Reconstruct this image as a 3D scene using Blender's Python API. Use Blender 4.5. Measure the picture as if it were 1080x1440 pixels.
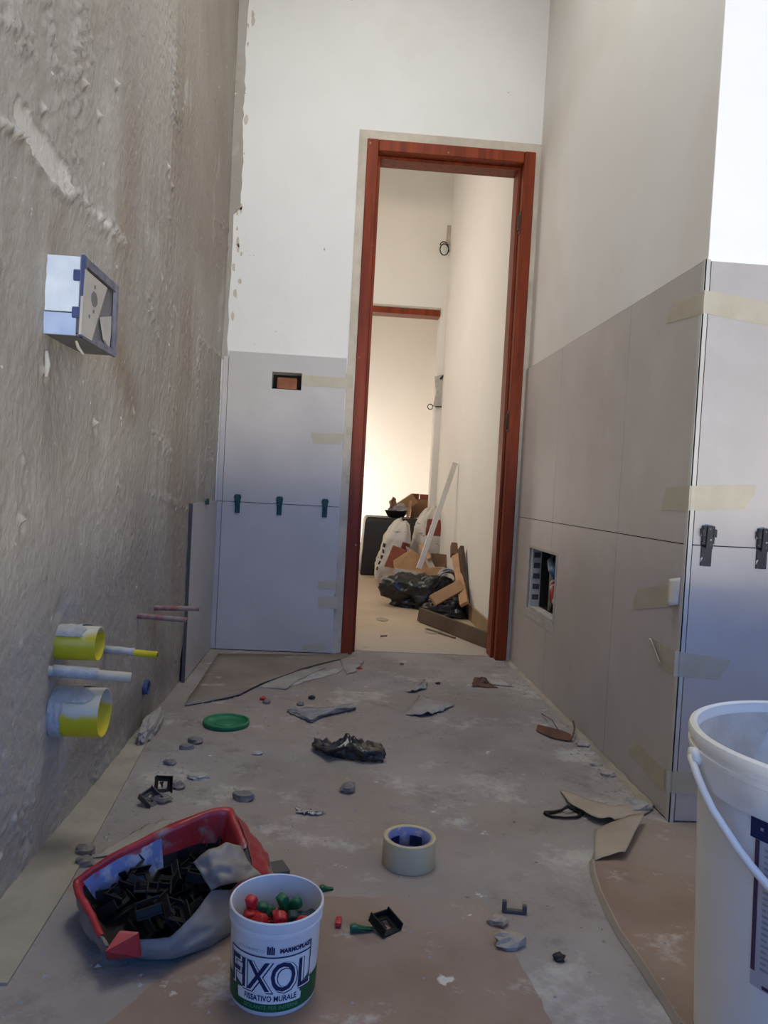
import bpy, bmesh, math, random
import numpy as np
from mathutils import Vector, Matrix, Euler, noise
random.seed(7)
for o in list(bpy.data.objects): bpy.data.objects.remove(o)
scene = bpy.context.scene
C = scene.collection
PI = math.pi

# ------------------------------------------------------------------ camera
YAW, PITCH, ROLL, FPX, CAMH = .0646, .0305, .0543, 1054.44, .683
fw = Vector((math.sin(YAW)*math.cos(PITCH), math.cos(YAW)*math.cos(PITCH), -math.sin(PITCH)))
rt0 = Vector((math.cos(YAW), -math.sin(YAW), 0)); up0 = rt0.cross(fw)
rt = math.cos(ROLL)*rt0 + math.sin(ROLL)*up0
up = -math.sin(ROLL)*rt0 + math.cos(ROLL)*up0
cam = bpy.data.cameras.new('camera'); camo = bpy.data.objects.new('camera', cam); C.objects.link(camo)
cam.sensor_fit = 'VERTICAL'; cam.sensor_height = 36; cam.sensor_width = 27; cam.lens = FPX*36/1440
cam.clip_start = .02
camo.matrix_world = Matrix(((rt.x, up.x, -fw.x, 0), (rt.y, up.y, -fw.y, 0), (rt.z, up.z, -fw.z, CAMH), (0, 0, 0, 1)))
scene.camera = camo

# ------------------------------------------------------------------ light
world = bpy.data.worlds.new('World'); scene.world = world; world.use_nodes = True
bg = world.node_tree.nodes['Background']; bg.inputs[0].default_value = (.45, .62, 1, 1); bg.inputs[1].default_value = .05

def area(name, loc, target, sx, sy, power, color):
    l = bpy.data.lights.new(name, 'AREA'); l.shape = 'RECTANGLE'; l.size = sx; l.size_y = sy; l.energy = power; l.color = color
    o = bpy.data.objects.new(name, l); C.objects.link(o); o.location = loc
    o.rotation_euler = (Vector(target)-Vector(loc)).to_track_quat('-Z', 'Y').to_euler()
    return o
# unseen opening added behind the camera: low warm light band, blue sky over it
area('daylight_low_band', (.6, -4.3, -.40), (.6, 0, -.40), 9, .38, 620, (1, .93, .70))
area('daylight_sky', (.6, -4.35, 1.65), (.6, 0, 1.65), 9, 3.7, 305, (.08, .32, 1))
# soft overhead light through an added, unseen skylight, lifting floor and walls
area('top_fill', (.1, 1.75, 3.3), (.1, 1.75, 0), 1.1, 1.3, 41, (.93, .96, .94))
# unseen hall light added to brighten its wall; daylight from the far room's window
area('hall_fill', (-.75, 4.4, 1.9), (.76, 4.7, 1.5), 1.3, 1.6, 20, (1, .92, .83))
area('daylight_far_room', (-.75, 7.35, .55), (.6, 8.1, .35), 1.3, 1.0, 50, (1, .92, .84))
vs = scene.view_settings
vs.view_transform = 'Standard'; vs.look = 'None'; vs.gamma = 1; vs.exposure = 0; vs.use_curve_mapping = False
scene.cycles.use_denoising = True
scene.cycles.max_bounces = 8; scene.cycles.diffuse_bounces = 5

# ------------------------------------------------------------------ helpers
def P(px, py, ax, v):
    """photo pixel -> world point on the plane where coordinate ax equals v"""
    d = fw + rt*((px-540)/FPX) - up*((py-720)/FPX)
    o = Vector((0, 0, CAMH)); t = (v-o[ax])/d[ax]
    return o + d*t
def G(px, py, z=0.0): return P(px, py, 2, z)

def tag(o, label=None, cat=None, group=None, kind=None):
    if label: o['label'] = label
    if cat: o['category'] = cat
    if group: o['group'] = group
    if kind: o['kind'] = kind
    return o
def empty(name, loc, label=None, cat=None, group=None):
    o = bpy.data.objects.new(name, None); C.objects.link(o); o.location = loc; o.empty_display_size = .05
    return tag(o, label, cat, group)
def worldloc(o):
    v = Vector((0, 0, 0))
    while o is not None: v += o.location; o = o.parent
    return v
def obj(name, vf, m, parent=None, smooth=False, local=False, base=None):
    """link verts/faces as ONE mesh object. Verts are world coordinates unless local."""
    v, f = vf
    v = [Vector(p) for p in v]
    loc = Vector((0, 0, 0))
    if parent is not None:
        if not local:
            pl = worldloc(parent); v = [p-pl for p in v]
    elif base is not None:
        loc = Vector(base); v = [p-loc for p in v]
    elif not local:
        xs = [p.x for p in v]; ys = [p.y for p in v]; zs = [p.z for p in v]
        loc = Vector(((min(xs)+max(xs))/2, (min(ys)+max(ys))/2, min(zs))); v = [p-loc for p in v]
    me = bpy.data.meshes.new(name); me.from_pydata([tuple(p) for p in v], [], f); me.update()
    if smooth:
        me.polygons.foreach_set('use_smooth', [True]*len(me.polygons))
    if smooth == 'edges': me.set_sharp_from_angle(angle=math.radians(32))
    o = bpy.data.objects.new(name, me); C.objects.link(o); o.location = loc
    if parent is not None: o.parent = parent
    if m is not None: me.materials.append(M[m] if isinstance(m, str) else m)
    return o
def struct(name, vf, m, label=None, cat=None, parent=None, smooth=False):
    o = obj(name, vf, m, parent, smooth, base=None if parent else (0, 0, 0))
    if parent is None: tag(o, label, cat, None, 'structure')
    return o
def join(*vfs):
    V, F = [], []
    for v, f in vfs:
        n = len(V); V += list(v); F += [tuple(i+n for i in q) for q in f]
    return V, F
def xf(vf, mat):
    return [mat @ Vector(p) for p in vf[0]], vf[1]
def bevel(vf, w, seg=1):
    bm = bmesh.new()
    vs_ = [bm.verts.new(p) for p in vf[0]]
    for q in vf[1]:
        try: bm.faces.new([vs_[i] for i in q])
        except ValueError: pass
    bmesh.ops.recalc_face_normals(bm, faces=bm.faces)
    bmesh.ops.bevel(bm, geom=list(bm.edges), offset=w, segments=seg, affect='EDGES', profile=.5)
    bm.verts.index_update()
    r = ([v.co.copy() for v in bm.verts], [tuple(v.index for v in f.verts) for f in bm.faces]); bm.free(); return r
BF = [(0, 3, 2, 1), (4, 5, 6, 7), (0, 1, 5, 4), (1, 2, 6, 5), (2, 3, 7, 6), (3, 0, 4, 7)]
def bx(x0, x1, y0, y1, z0, z1, bv=0):
    r = ([Vector(p) for p in ((x0, y0, z0), (x1, y0, z0), (x1, y1, z0), (x0, y1, z0), (x0, y0, z1), (x1, y0, z1), (x1, y1, z1), (x0, y1, z1))], list(BF))
    return bevel(r, bv) if bv else r
def beam(a, b, w, t, upv=(0, 0, 1), bv=.0015):
    """a board from a to b, w wide (across), t thick (along upv)"""
    a, b = Vector(a), Vector(b); d = b-a; L = d.length; d.normalize()
    u = Vector(upv); u = (u - d*u.dot(d)).normalized(); s = d.cross(u)
    vf = bx(0, L, -w/2, w/2, -t/2, t/2, bv)
    m = Matrix(((d.x, s.x, u.x, a.x), (d.y, s.y, u.y, a.y), (d.z, s.z, u.z, a.z), (0, 0, 0, 1)))
    return xf(vf, m)
def tube(pts, r, n=10, cap=True):
    pts = [Vector(p) for p in pts]; k = len(pts)
    rr = r if isinstance(r, (list, tuple)) else [r]*k
    V, F = [], []; prev = None
    for i, p in enumerate(pts):
        t = (pts[min(i+1, k-1)]-pts[max(i-1, 0)]).normalized()
        if prev is None:
            a = Vector((0, 0, 1)) if abs(t.z) < .9 else Vector((1, 0, 0)); nrm = t.cross(a).normalized()
        else: nrm = (prev - t*prev.dot(t)).normalized()
        prev = nrm; bn = t.cross(nrm)
        for j in range(n):
            a = 2*PI*j/n; V.append(p + (nrm*math.cos(a)+bn*math.sin(a))*rr[i])
    for i in range(k-1):
        for j in range(n): F.append((i*n+j, i*n+(j+1) % n, (i+1)*n+(j+1) % n, (i+1)*n+j))
    if cap: F.append(tuple(range(n-1, -1, -1))); F.append(tuple(range((k-1)*n, k*n)))
    return V, F
def lathe(prof, n=48, c=(0, 0, 0), close=False):
    V, F = [], []; c = Vector(c); k = len(prof)
    for r, z in prof:
        for j in range(n):
            a = 2*PI*j/n; V.append(c+Vector((r*math.cos(a), r*math.sin(a), z)))
    m = k if close else k-1
    for i in range(m):
        i2 = (i+1) % k
        for j in range(n): F.append((i*n+j, i*n+(j+1) % n, i2*n+(j+1) % n, i2*n+j))
    if not close:
        if prof[0][0] < 1e-5 or True: F.append(tuple(range(n-1, -1, -1)))
        F.append(tuple(range((k-1)*n, k*n)))
    return V, F
def slab(ax, p0, p1, u0, u1, v0, v1, holes=()):
    """wall slab between planes p0 and p1 of axis ax with rectangular holes; u is the other horizontal axis, v is z (or y for ax 2)"""
    us = sorted({u0, u1, *[min(max(h[i], u0), u1) for h in holes for i in (0, 1)]}); vs2 = sorted({v0, v1, *[min(max(h[i], v0), v1) for h in holes for i in (2, 3)]})
    def pt(u, v, p):
        return Vector((p, u, v)) if ax == 0 else (Vector((u, p, v)) if ax == 1 else Vector((u, v, p)))
    V, F, idx = [], [], {}
    def vi(i, j, s):
        k = (i, j, s)
        if k not in idx: idx[k] = len(V); V.append(pt(us[i], vs2[j], (p0, p1)[s]))
        return idx[k]
    def solid(i, j):
        if not (0 <= i < len(us)-1 and 0 <= j < len(vs2)-1): return False
        cu, cv = (us[i]+us[i+1])/2, (vs2[j]+vs2[j+1])/2
        return not any(h[0] < cu < h[1] and h[2] < cv < h[3] for h in holes)
    for i in range(len(us)-1):
        for j in range(len(vs2)-1):
            if not solid(i, j): continue
            F.append((vi(i, j, 0), vi(i+1, j, 0), vi(i+1, j+1, 0), vi(i, j+1, 0)))
            F.append((vi(i, j, 1), vi(i, j+1, 1), vi(i+1, j+1, 1), vi(i+1, j, 1)))
            for di, dj, a, b in ((-1, 0, (i, j), (i, j+1)), (1, 0, (i+1, j), (i+1, j+1)), (0, -1, (i, j), (i+1, j)), (0, 1, (i, j+1), (i+1, j+1))):
                if not solid(i+di, j+dj):
                    F.append((vi(*a, 0), vi(*b, 0), vi(*b, 1), vi(*a, 1)))
    return fixn((V, F))
def fixn(vf):
    bm = bmesh.new(); vs_ = [bm.verts.new(p) for p in vf[0]]
    for q in vf[1]:
        try: bm.faces.new([vs_[i] for i in q])
        except ValueError: pass
    bmesh.ops.recalc_face_normals(bm, faces=bm.faces); bm.verts.index_update()
    r = ([v.co.copy() for v in bm.verts], [tuple(v.index for v in f.verts) for f in bm.faces]); bm.free(); return r
def prism(poly, off):
    """extrude a 3D polygon by the offset vector"""
    off = Vector(off); a = [Vector(p) for p in poly]; n = len(a)
    return fixn((a+[p+off for p in a], [tuple(range(n-1, -1, -1)), tuple(range(n, 2*n))]+[(i, (i+1) % n, n+(i+1) % n, n+i) for i in range(n)]))
def gridsurf(fn, nu, nv, closeu=False):
    V = [fn(i/(nu if closeu else nu-1), j/(nv-1)) for j in range(nv) for i in range(nu)]
    F = []
    for j in range(nv-1):
        for i in range(nu if closeu else nu-1):
            i2 = (i+1) % nu; F.append((j*nu+i, j*nu+i2, (j+1)*nu+i2, (j+1)*nu+i))
    return V, F
def thicken(vf, t):
    """give an open surface a thickness t (towards minus normal)"""
    v, f = vf; bm = bmesh.new(); vs_ = [bm.verts.new(p) for p in v]
    for q in f:
        try: bm.faces.new([vs_[i] for i in q])
        except ValueError: pass
    bm.normal_update()
    n = len(v); nv = [x.co - x.normal*t for x in vs_]
    be = [e for e in bm.edges if e.is_boundary]; bm.verts.index_update()
    F = list(f)+[tuple(i+n for i in reversed(q)) for q in f]
    for e in be:
        l = e.link_loops[0]; a, b = l.vert.index, l.link_loop_next.vert.index
        F.append((b, a, a+n, b+n))
    V = [x.co.copy() for x in vs_]+nv; bm.free(); return V, F
def lump(c, rx, ry, rz, seed, amp=.25, freq=1.6, nu=14, nv=9, flat=True, pw=1.0):
    c = Vector(c); s = Vector((seed*3.1, seed*1.7, seed*.9))
    def fn(u, v):
        th = 2*PI*u; ph = PI*(.02+.96*v)-PI/2
        d = Vector((math.cos(ph)*math.cos(th), math.cos(ph)*math.sin(th), math.sin(ph)))
        k = 1+amp*noise.noise(d*freq+s)+amp*.5*noise.noise(d*freq*2.7+s)
        q = Vector((d.x*rx*k, d.y*ry*k, d.z*rz*k))
        if flat and q.z < -rz*.55: q.z = -rz*.55
        return c+q+Vector((0, 0, rz*.55 if flat else 0))
    v, f = gridsurf(fn, nu, nv, True); f = list(f); f.append(tuple(range(nu-1, -1, -1))); f.append(tuple(range((nv-1)*nu, nv*nu)))
    return v, f
def copy_tree(o, parent=None):
    c = o.copy(); C.objects.link(c); c.parent = parent
    for ch in [k for k in bpy.data.objects if k.parent == o]:
        copy_tree(ch, c)
    return c
def text_mesh(s, size, bold=0.0, spacing=1.0):
    cu = bpy.data.curves.new('lettering', 'FONT'); cu.body = s; cu.size = size; cu.offset = bold; cu.align_x = 'CENTER'; cu.space_character = spacing; cu.resolution_u = 3
    o = bpy.data.objects.new('lettering', cu); C.objects.link(o)
    dg = bpy.context.evaluated_depsgraph_get(); me = o.evaluated_get(dg).to_mesh()
    v = [x.co.copy() for x in me.vertices]; f = [tuple(p.vertices) for p in me.polygons]
    o.evaluated_get(dg).to_mesh_clear(); bpy.data.objects.remove(o); bpy.data.curves.remove(cu)
    return v, f
def cut_u(vf, step):
    """slice a flat mesh along x so that it can be wrapped"""
    bm = bmesh.new(); vs_ = [bm.verts.new(p) for p in vf[0]]
    for q in vf[1]:
        try: bm.faces.new([vs_[i] for i in q])
        except ValueError: pass
    x0 = min(p.x for p in vf[0]); x1 = max(p.x for p in vf[0]); x = x0+step
    while x < x1:
        bmesh.ops.bisect_plane(bm, geom=list(bm.verts)+list(bm.edges)+list(bm.faces), plane_co=(x, 0, 0), plane_no=(1, 0, 0)); x += step
    bm.verts.index_update()
    r = ([v.co.copy() for v in bm.verts], [tuple(v.index for v in f.verts) for f in bm.faces]); bm.free(); return r
def wrap(vf, c, rad, a0):
    """wrap a flat mesh (x along the wall of a pot, y up) round a vertical cylinder. rad(z) gives the radius"""
    out = []
    for p in vf[0]:
        r = rad(p.y); a = a0 + p.x/rad(.06)
        out.append(Vector((c[0]+r*math.cos(a), c[1]+r*math.sin(a), c[2]+p.y)))
    return out, vf[1]
def rectgrid(x0, x1, lo, hi, n=24):
    v = []; f = []
    for i in range(n+1):
        x = x0+(x1-x0)*i/n
        v += [Vector((x, lo(x) if callable(lo) else lo, 0)), Vector((x, hi(x) if callable(hi) else hi, 0))]
        if i: f.append((2*i-2, 2*i, 2*i+1, 2*i-1))
    return v, f

# ------------------------------------------------------------------ materials
M = {}
def mat(name, col, col2=None, scale=6, rough=.8, bump=0, bscale=60, spec=.3, metal=0, detail=4, lo=.35, hi=.65, alpha=1, stretch=None, bdist=.004):
    m = bpy.data.materials.new(name); m.use_nodes = True; nt = m.node_tree; N = nt.nodes; b = N['Principled BSDF']
    b.inputs['Roughness'].default_value = rough; b.inputs['Metallic'].default_value = metal
    b.inputs['Specular IOR Level'].default_value = spec; b.inputs['Alpha'].default_value = alpha
    tc = N.new('ShaderNodeTexCoord'); vec = tc.outputs['Object']
    if stretch:
        mp = N.new('ShaderNodeMapping'); mp.inputs['Scale'].default_value = stretch; nt.links.new(vec, mp.inputs[0]); vec = mp.outputs[0]
    if col2 is None: col2 = tuple(c*.85 for c in col)
    n = N.new('ShaderNodeTexNoise'); n.inputs['Scale'].default_value = scale; n.inputs['Detail'].default_value = detail; n.inputs['Roughness'].default_value = .6
    nt.links.new(vec, n.inputs[0])
    r = N.new('ShaderNodeValToRGB'); r.color_ramp.elements[0].position = lo; r.color_ramp.elements[1].position = hi
    r.color_ramp.elements[0].color = (*col2, 1); r.color_ramp.elements[1].color = (*col, 1)
    nt.links.new(n.outputs[0], r.inputs[0]); nt.links.new(r.outputs[0], b.inputs['Base Color'])
    if bump:
        bn = N.new('ShaderNodeTexNoise'); bn.inputs['Scale'].default_value = bscale; bn.inputs['Detail'].default_value = 5
        nt.links.new(vec, bn.inputs[0]); bp = N.new('ShaderNodeBump'); bp.inputs['Strength'].default_value = bump; bp.inputs['Distance'].default_value = bdist
        nt.links.new(bn.outputs[0], bp.inputs['Height']); nt.links.new(bp.outputs[0], b.inputs['Normal'])
    M[name] = m; m['out'] = 1
    return m
def overlay(name, col, scale, lo, hi, fac=1.0, detail=5, off=(0, 0, 0), stretch=(1, 1, 1), roughn=.6):
    """add one more stain colour on top of the material's base colour"""
    m = M[name]; nt = m.node_tree; N = nt.nodes; b = N['Principled BSDF']
    src = b.inputs['Base Color'].links[0].from_socket
    tc = N.new('ShaderNodeTexCoord'); mp = N.new('ShaderNodeMapping'); mp.inputs['Location'].default_value = off; mp.inputs['Scale'].default_value = stretch
    nt.links.new(tc.outputs['Object'], mp.inputs[0])
    n = N.new('ShaderNodeTexNoise'); n.inputs['Scale'].default_value = scale; n.inputs['Detail'].default_value = detail; n.inputs['Roughness'].default_value = roughn
    nt.links.new(mp.outputs[0], n.inputs[0])
    r = N.new('ShaderNodeValToRGB'); r.color_ramp.elements[0].position = lo; r.color_ramp.elements[1].position = hi
    r.color_ramp.elements[0].color = (0, 0, 0, 1); r.color_ramp.elements[1].color = (fac, fac, fac, 1)
    nt.links.new(n.outputs[0], r.inputs[0])
    mx = N.new('ShaderNodeMix'); mx.data_type = 'RGBA'
    nt.links.new(r.outputs[0], mx.inputs[0]); nt.links.new(src, mx.inputs[6]); mx.inputs[7].default_value = (*col, 1)
    nt.links.new(mx.outputs[2], b.inputs['Base Color'])
def zone(name, col, ax, a, b_, fac=1.0, wob=.05, wscale=3):
    """stain or painted-in light that sets in along one axis between a and b_, with a wavering edge"""
    m = M[name]; nt = m.node_tree; N = nt.nodes; b = N['Principled BSDF']
    src = b.inputs['Base Color'].links[0].from_socket
    tc = N.new('ShaderNodeTexCoord'); sp = N.new('ShaderNodeSeparateXYZ'); nt.links.new(tc.outputs['Object'], sp.inputs[0])
    n = N.new('ShaderNodeTexNoise'); n.inputs['Scale'].default_value = wscale; n.inputs['Detail'].default_value = 4; nt.links.new(tc.outputs['Object'], n.inputs[0])
    ad = N.new('ShaderNodeMath'); ad.operation = 'MULTIPLY_ADD'; ad.inputs[1].default_value = wob*2
    nt.links.new(n.outputs[0], ad.inputs[0]); nt.links.new(sp.outputs[ax], ad.inputs[2])
    mr = N.new('ShaderNodeMapRange'); mr.inputs[1].default_value = a+wob; mr.inputs[2].default_value = b_+wob; mr.inputs[3].default_value = 0; mr.inputs[4].default_value = fac
    nt.links.new(ad.outputs[0], mr.inputs[0])
    mx = N.new('ShaderNodeMix'); mx.data_type = 'RGBA'
    nt.links.new(mr.outputs[0], mx.inputs[0]); nt.links.new(src, mx.inputs[6]); mx.inputs[7].default_value = (*col, 1)
    nt.links.new(mx.outputs[2], b.inputs['Base Color'])

def attr_mix(name, attr, col, fac):
    m = M[name]; nt = m.node_tree; N = nt.nodes; b = N['Principled BSDF']; src = b.inputs['Base Color'].links[0].from_socket
    at = N.new('ShaderNodeAttribute'); at.attribute_name = attr; mu = N.new('ShaderNodeMath'); mu.operation = 'MULTIPLY'; mu.inputs[1].default_value = fac
    nt.links.new(at.outputs['Fac'], mu.inputs[0]); mx = N.new('ShaderNodeMix'); mx.data_type = 'RGBA'
    nt.links.new(mu.outputs[0], mx.inputs[0]); nt.links.new(src, mx.inputs[6]); mx.inputs[7].default_value = (*col, 1); nt.links.new(mx.outputs[2], b.inputs['Base Color'])
mat('plaster', (.71, .69, .66), (.665, .645, .615), 2.2, .9, .12, 90, .1)
overlay('plaster', (.62, .59, .54), 2.6, .60, .72, .45, off=(3, 1, 7))
overlay('plaster', (.30, .27, .24), 26, .755, .775, .8, 2, off=(1, 9, 2))
mat('plaster_lit', (.90, .89, .86), (.86, .85, .82), 3, .9, .06, 80, .1)  # same white plaster, lightened to carry the overexposed daylight on the return
mat('plaster_right', (.76, .73, .69), (.72, .685, .64), 1.6, .9, .08, 80, .1)
overlay('plaster_right', (.68, .63, .57), 1.3, .46, .56, .6, 3, off=(2.2, .3, 1.1))
mat('plaster_warm', (.78, .75, .70), (.74, .71, .66), 1.6, .9, .06, 60, .1)
mat('raw_plaster', (.55, .485, .40), (.42, .365, .30), 8, .95, .5, 60, .1)
mat('render', (.40, .37, .33), (.31, .28, .245), 2.2, .95, .55, 130, .1, detail=8, bdist=.0045, stretch=(1, 1, .8))
attr_mix('render', 'tint', (.235, .185, .14), .8)
attr_mix('render', 'pale', (.60, .565, .515), .85)
overlay('render', (.27, .215, .165), 1.3, .50, .68, .8, 5, off=(5, 2, 1), stretch=(1, 1.6, .55))
overlay('render', (.49, .465, .425), 3, .57, .70, .7, 7, off=(8, 1, 4), stretch=(1, 1.2, .7), roughn=.7)
overlay('render', (.22, .19, .16), 38, .66, .72, .6, 4, off=(3, 5, 2), stretch=(1, 1, .6))
overlay('render', (.68, .65, .60), 40, .70, .73, .8, 3, off=(1, 2, 4))
mat('tile', (.48, .44, .415), (.41, .375, .35), 3.2, .42, .05, 160, .5, detail=6)
overlay('tile', (.52, .50, .475), 7, .58, .75, .5, 6, off=(1, 2, 3))
mat('tile_edge', (.54, .52, .48), None, 8, .5)
mat('floor', (.345, .312, .297), (.255, .228, .215), 3.2, .9, .5, 60, .15, detail=8, bdist=.006)
overlay('floor', (.28, .222, .19), .9, .50, .62, .55, 5, off=(4, 2.2, 0))
overlay('floor', (.17, .15, .142), 7, .54, .68, .65, 7, off=(1, 4, 0), roughn=.75)
overlay('floor', (.50, .475, .45), 4.2, .545, .65, .7, 8, off=(2, 7, 0), roughn=.72)
overlay('floor', (.62, .60, .57), 13, .655, .70, .75, 6, off=(6, 3, 0), roughn=.65)
overlay('floor', (.10, .088, .08), 48, .69, .73, .7, 3, off=(9, 3, 0))
mat('floor_hall', (.54, .42, .295), (.46, .355, .25), 3, .7, .15, 60, .25)  # same cement as the bathroom, its tan carries the warm hall light
overlay('floor_hall', (.50, .42, .34), 4, .56, .7, .6)
zone('floor_hall', (.40, .35, .31), 1, 3.75, 3.12, .9, .18, 4)  # greys toward the threshold, painting in the change from warm to cool light
overlay('floor_hall', (.30, .25, .20), 9, .60, .70, .5, 6, off=(3, 1, 2))
mat('mortar', (.40, .355, .29), (.29, .255, .21), 6, .95, .5, 60, .1)
mat('kraft', (.305, .225, .18), (.225, .162, .125), 4, .9, .4, 40, .15, detail=7)
overlay('kraft', (.32, .28, .255), 1.7, .50, .65, .5, 6, off=(8, 3, 1))
overlay('kraft', (.47, .44, .41), 5, .56, .64, .8, 8, off=(3, 3, 1), roughn=.7)
overlay('kraft', (.18, .14, .115), 9, .60, .70, .6, 6, off=(5, 3, 6))
overlay('kraft', (.64, .62, .58), 16, .67, .71, .8, 5, off=(1, 7, 1))
mat('kraft_dusty', (.27, .225, .19), (.19, .155, .13), 4, .9, .4, 40, .15, detail=7)
overlay('kraft_dusty', (.40, .38, .36), 8, .60, .68, .6, 6, off=(8, 3, 1))
mat('kraft_pale', (.40, .34, .28), (.32, .265, .215), 6, .85, .2, 40, .2)
mat('paper_grey', (.36, .335, .315), (.27, .25, .235), 7, .9, .2, 40, .2)
mat('wood_frame', (.235, .040, .010), (.135, .022, .006), 5, .45, .15, 40, .22, stretch=(8, 8, .7))
overlay('wood_frame', (.36, .30, .25), 22, .70, .74, .7, 4)
mat('wood_dark', (.060, .030, .018), (.035, .018, .011), 8, .5, .1, 40)
mat('wood_light', (.50, .30, .16), (.38, .21, .105), 6, .6, .1, 40)
mat('wood_brown', (.20, .105, .055), (.12, .062, .034), 6, .6, .1, 40)
mat('plank_dark', (.13, .085, .055), (.075, .048, .032), 5, .7, .2, 40)
mat('cardboard', (.40, .235, .12), (.30, .165, .08), 5, .85, .1, 40)
mat('carton_red', (.29, .095, .05), (.20, .06, .035), 6, .8, .1, 40)
mat('skirting', (.33, .235, .14), (.26, .18, .10), 6, .6)
mat('brick', (.33, .13, .075), (.24, .09, .055), 25, .95, .4, 80, .1)
mat('dark_gap', (.03, .026, .024), None, 8, .95)
mat('black_plastic', (.012, .012, .013), (.008, .008, .008), 8, .5, 0, 40, .28)
mat('black_bag', (.014, .016, .019), (.009, .010, .012), 8, .28, .25, 30, .6)
mat('black_tub', (.030, .026, .023), (.020, .018, .016), 6, .5, .1, 50, .4)
overlay('black_tub', (.22, .2, .18), 30, .72, .75, .6, 3)
mat('green_plastic', (.006, .115, .045), (.004, .085, .034), 12, .45, 0, 40, .5)
mat('green_lid', (.018, .19, .075), (.012, .13, .055), 20, .5, .15, 90, .4)
overlay('green_lid', (.22, .33, .26), 18, .58, .7, .5, 5)
mat('green_dark', (.010, .052, .042), None, 12, .5, 0, 40, .4)
mat('red_plastic', (.52, .022, .030), (.40, .016, .022), 12, .42, 0, 40, .5)
mat('teal_dark', (.015, .04, .05), None, 12, .5)
mat('grey_clip', (.09, .085, .082), None, 12, .6)
mat('clip_dark', (.03, .032, .036), None, 30, .5)
overlay('clip_dark', (.55, .55, .55), 120, .62, .66, .9, 3)
mat('white_plastic', (.82, .81, .77), (.76, .75, .71), 5, .45, 0, 40, .4)
overlay('white_plastic', (.40, .37, .33), 9, .62, .76, .4, 6)
mat('pot_white', (.70, .70, .70), (.62, .62, .62), 9, .4, 0, 40, .4)
mat('navy', (.012, .022, .085), None, 9, .45)
mat('label_white', (.74, .75, .74), None, 9, .45)
mat('label_green', (.010, .095, .035), (.008, .075, .028), 9, .45)
mat('label_text_green', (.10, .30, .16), None, 9, .45)
mat('label_grey', (.30, .31, .33), None, 9, .45)
mat('purple', (.085, .045, .085), None, 9, .5)
mat('label_pinkish', (.52, .49, .50), None, 9, .5)
mat('tape_roll', (.52, .44, .28), (.46, .385, .24), 14, .65, .1, 200, .25)
mat('tape_side', (.56, .48, .36), (.47, .40, .29), 60, .8)
mat('tape_core', (.20, .22, .40), (.14, .16, .33), 25, .5)
overlay('tape_core', (.35, .33, .36), 40, .58, .64, .7)
mat('tape_strip', (.64, .58, .46), (.58, .52, .40), 20, .6, .15, 60, .3, alpha=.58)
mat('tape_white', (.72, .68, .60), None, 20, .7)
mat('sack_grey', (.26, .25, .24), (.19, .18, .175), 8, .6, .2, 50, .35)
mat('sack_red', (.40, .030, .035), (.30, .022, .028), 14, .35, .1, 30, .45)
overlay('sack_red', (.27, .24, .22), 10, .52, .60, .8, 5)
mat('sack_print', (.50, .48, .52), (.20, .25, .45), 30, .4, .1, 40, .45, lo=.45, hi=.55)
overlay('sack_print', (.36, .04, .07), 13, .55, .60, .9, 3)
mat('sack_flap', (.30, .275, .255), (.20, .175, .16), 14, .5, .2, 40, .4)
mat('cement_bag', (.70, .655, .575), (.56, .51, .44), 7, .75, .4, 30, .2, detail=7)
overlay('cement_bag', (.25, .23, .21), 15, .64, .68, .8, 3, stretch=(1, 1, 2))
mat('bag_print', (.27, .07, .045), (.22, .055, .035), 20, .7)
mat('bag_print_dark', (.05, .045, .045), None, 20, .7)
mat('baton', (.72, .68, .61), (.64, .60, .53), 8, .6)
mat('yellow_pipe', (.62, .50, .015), (.55, .43, .012), 20, .4, 0, 40, .45)
zone('yellow_pipe', (.50, .48, .43), 2, .045, .056, .85, .012, 40)
mat('yellow_pipe_plain', (.62, .50, .015), (.55, .43, .012), 20, .4)
mat('splash_plaster', (.52, .50, .46), (.40, .38, .35), 30, .95, .6, 120, .1)
mat('white_pipe', (.55, .51, .40), (.44, .41, .33), 30, .6)
mat('red_pipe', (.27, .085, .075), (.27, .21, .185), 30, .7, lo=.45, hi=.62)
mat('blue_box', (.42, .52, .72), (.33, .43, .64), 20, .5)
mat('box_white', (.66, .72, .80), (.55, .62, .72), 20, .6, .2, 60)
mat('box_blue', (.055, .08, .19), (.035, .05, .13), 20, .5)
mat('box_rim', (.20, .195, .23), (.11, .11, .15), 30, .7, .3, 80)
mat('box_cover', (.46, .43, .39), (.40, .37, .34), 20, .6)
mat('box_grey', (.17, .165, .175), None, 20, .6)
mat('blue_pipe', (.03, .10, .17), None, 20, .4)
mat('rust', (.16, .075, .05), (.10, .05, .036), 20, .8, .2, 60)
mat('wire', (.03, .028, .026), None, 20, .5)
mat('metal', (.35, .34, .33), (.25, .24, .23), 30, .4, 0, 40, .5, 1)
mat('stone', (.25, .225, .21), (.18, .16, .15), 30, .95, .4, 80, .1)
mat('stone_pale', (.42, .40, .385), (.33, .31, .30), 30, .95, .4, 80, .1)
mat('residue', (.66, .62, .56), (.54, .50, .45), 18, .9, .3, 60, .1)
mat('clear_scrap', (.34, .33, .33), (.20, .19, .19), 26, .25, .2, 60, .6)
mat('window_white', (.75, .75, .74), None, 9, .5)

# ------------------------------------------------------------------ setting
XL, XR, YB, YR = -.487, .7486, 3.06, 1.55        # faces of left wall, right tiles, back wall, return tiles
XRW = .7600; YRW = 1.561; YREAR = -.8; XE = 1.95; ZC = 3.0
XH = .76                                         # hall wall face
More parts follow.
